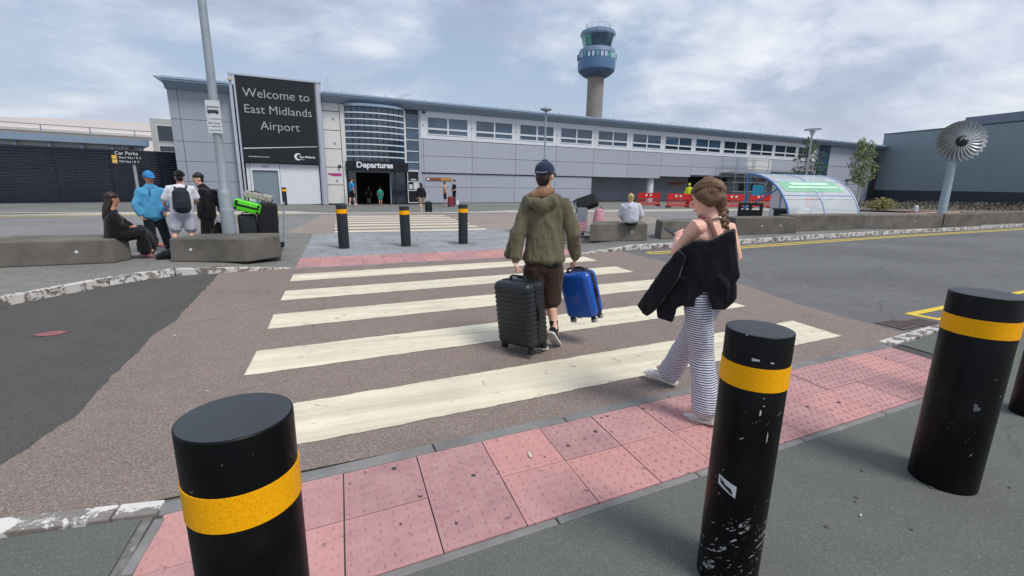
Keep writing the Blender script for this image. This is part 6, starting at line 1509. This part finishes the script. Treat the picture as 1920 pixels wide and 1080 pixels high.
# ------------------------------------------------------------------ person on the right block with trolley
M_HOODG = cloth('heather_grey_fleece', '#c2c4ce', .9, .06, 8); M_BLOND = hairmat('blonde_hair', lin('#b9a36a'))
for kk in ('anL', 'anR', 'toL', 'toR'): J['blond'][kk] = (J['blond'][kk][0], J['blond'][kk][1] + .25, J['blond'][kk][2] - .1)
bo, bj, bf, bsd, bfw = person('blond', 'blonde person in grey hoodie sitting with back to the road', (.6, .8, 0), .95, .013, top=dict(mat=M_HOODG, name='hoodie', hem=.0, hemw=.21, hemd=.15, depth=.15, chest=.92, s0=.075, s1=.068, s2=.05, neck=.085, extra=(lambda m, j, s, f, k: chain(m, [j['neck'] - s * .12 - V(0, 0, .02), j['neck'] - f * .12 - V(0, 0, .10), j['neck'] + s * .12 - V(0, 0, .02)], [(.035, .04), (.06, .045), (.035, .04)], V(0, 0, 1), 12),)), bottom=dict(mat=M_BLACKC, r0=.1, r1=.08, r2=.06), shoes=(M_BLACKC,), hair=('bun', M_BLOND), z0=.11)
t2 = copy_tree(tr); tag(t2, 'luggage trolley with pink bags beside the seated blonde person', 'luggage trolley'); t2.location = (6.95, 11.98, .11); t2.rotation_euler = (0, 0, 2.4)
cs = suitcase('black suitcase lying sloped across the trolley by the blonde person', .40, .22, .62, (6.50, 12.26, .99), Matrix.Rotation(1.22, 3, V(.45, .89, 0)) @ rotm(-1.1), M_CASEK2, 0, 0, M_CASEP)
M_PINK = pbr('pink_print', '#c9929f', .6, var=.35, scale=22); M_GREYB = cloth('grey_bag', '#8f929b', .8, .2, 14)
pb = thing('pink_bag', 'pink patterned bag on the trolley by the blonde person', 'bag', (7.05, 11.9, .28)); m = MB(); c0 = V(7.05, 11.9, .28); chain(m, [c0 + V(0, 0, .05), c0 + V(0, 0, .3), c0 + V(0, 0, .62)], [(.16, .12), (.17, .14), (.12, .1)], V(.8, -.6, 0), 14); fuse('bag_body', m, M_PINK, pb, .014, 2, (.008, 8, 6, 1))
MB().tube([(-.05, -.05, .62), (.0, -.08, .72), (.08, -.06, .62)], .012, 6).build('bag_handle', M_RUB, pb)
pb2 = thing('carrier_crate', 'grey and pink printed crate on the trolley left of the pink bag', 'crate', (6.62, 12.1, .28), -.6); MB().box(-.14, .14, -.15, .15, .0, .28).build('pink_base', M_PINK, pb2, bevel=.01); MB().box(-.14, .14, -.15, .15, .283, .68).build('grey_top', M_GREYB, pb2, bevel=.01)

# ------------------------------------------------------------------ people in front of the terminal
M_CYANP = cloth('cyan_polo', '#1d86b8', .85); M_GREENT = cloth('green_kit', '#1f8a78', .85); M_TAN = cloth('tan_top', '#a98c70', .9); M_BEIGE = cloth('beige_shorts', '#8d7c6a', .9)
def far(label, x, y, z, ang, h, skin=M_SKINP, **kw):
    fdir = (cos(ang), sin(ang), 0); st_ = kw.pop('stride', .0); el_ = kw.pop('el', .05); fo_ = kw.pop('fold', 0)
    return person(None, label, fdir, h / 1.75, .022, skin, stand(x, y, z, ang, h, st_, el_, fo_), 'people at the terminal', z0=z, **kw)
S_T = lambda mat, **k: dict(mat=mat, sleeve=.8, hem=.02, hemw=.19, hemd=.14, s0=.08, s1=.075, s2=.072, folds=None, **k); S_L = lambda mat, **k: dict(mat=mat, hem=.04, hemw=.2, hemd=.15, folds=None, **k)
S_S = lambda mat: dict(mat=mat, len=.8, r0=.115, r1=.11, r2=.11, folds=None, name='shorts'); S_P = lambda mat: dict(mat=mat, folds=None)
far('man in cyan top and dark shorts standing at the left of the doorway', .78, 33.4, .03, .6, 1.78, top=S_T(M_CYANP), bottom=S_S(M_JEAN), shoes=(M_SOLE,), hair=('short', M_HAIRD), stride=.14)
far('child in green kit standing in the dark doorway', 2.62, 33.5, .03, 1.4, 1.22, top=S_T(M_GREENT), bottom=S_S(M_GREENT), shoes=(cloth('red_shoe', '#7a2c2c'),), hair=('short', M_HAIRD), stride=.05)
far('child in dark clothes inside the shadowed doorway', 1.98, 35.6, .03, 1.5, 1.25, top=S_T(M_JEAN), bottom=S_S(M_JEAN), shoes=(M_BLACKC,), hair=('short', M_HAIRD))
far('woman in black top and beige shorts pulling a small case to the entrance', 4.18, 25.9, .01, 1.9, 1.56, top=S_L(M_BLACKC), bottom=S_S(M_BEIGE), shoes=(M_SOLE,), hair=('long', M_HAIRD), stride=.18)
suitcase('small black case pulled by the woman in beige shorts', .36, .24, .52, (4.52, 25.6, .06), rotm(.2), M_CASEK2, 0, 0, M_CASEP)
far('woman in tan top and dark shorts facing the man with the red case', 6.75, 31.8, .03, -.1, 1.60, top=S_T(M_TAN), bottom=S_S(M_JEAN), shoes=(M_SOLE,), hair=('bun', M_HAIRD), fold=.6)
far('man in black t-shirt and trousers holding the red case', 7.42, 31.9, .03, 3.2, 1.78, top=S_T(M_BLACKC), bottom=S_P(M_BLACKC), shoes=(M_SOLE,), hair=('short', M_HAIRD), fold=.6)
suitcase('red suitcase standing between the couple by the grey wall', .42, .26, .60, (7.08, 31.4, .1), rotm(.1), pbr('dark_red_shell', '#7d2a30', .45), 5, 0, M_CASEP)
wb = thing('white_bag', 'small white carrier bag at the feet of the man in black', 'bag', (7.5, 31.3, .08)); m = MB(); c0 = V(7.5, 31.3, .08); chain(m, [c0 + V(0, 0, .04), c0 + V(0, 0, .2), c0 + V(0, 0, .36)], [(.13, .09), (.12, .09), (.06, .04)], V(1, 0, 0), 12); fuse('bag_body', m, M_PAPER, wb, .02, 2)
M_HIVIS = cloth('hi_vis_yellow', '#cfe02a', .8)
far('worker in yellow hi-vis behind the red barriers', 25.1, 29.3, .09, 4.0, 1.75, top=S_L(M_HIVIS), bottom=S_P(M_JEAN), shoes=(M_BLACKC,), cap=(M_HIVIS, (0, 1)))
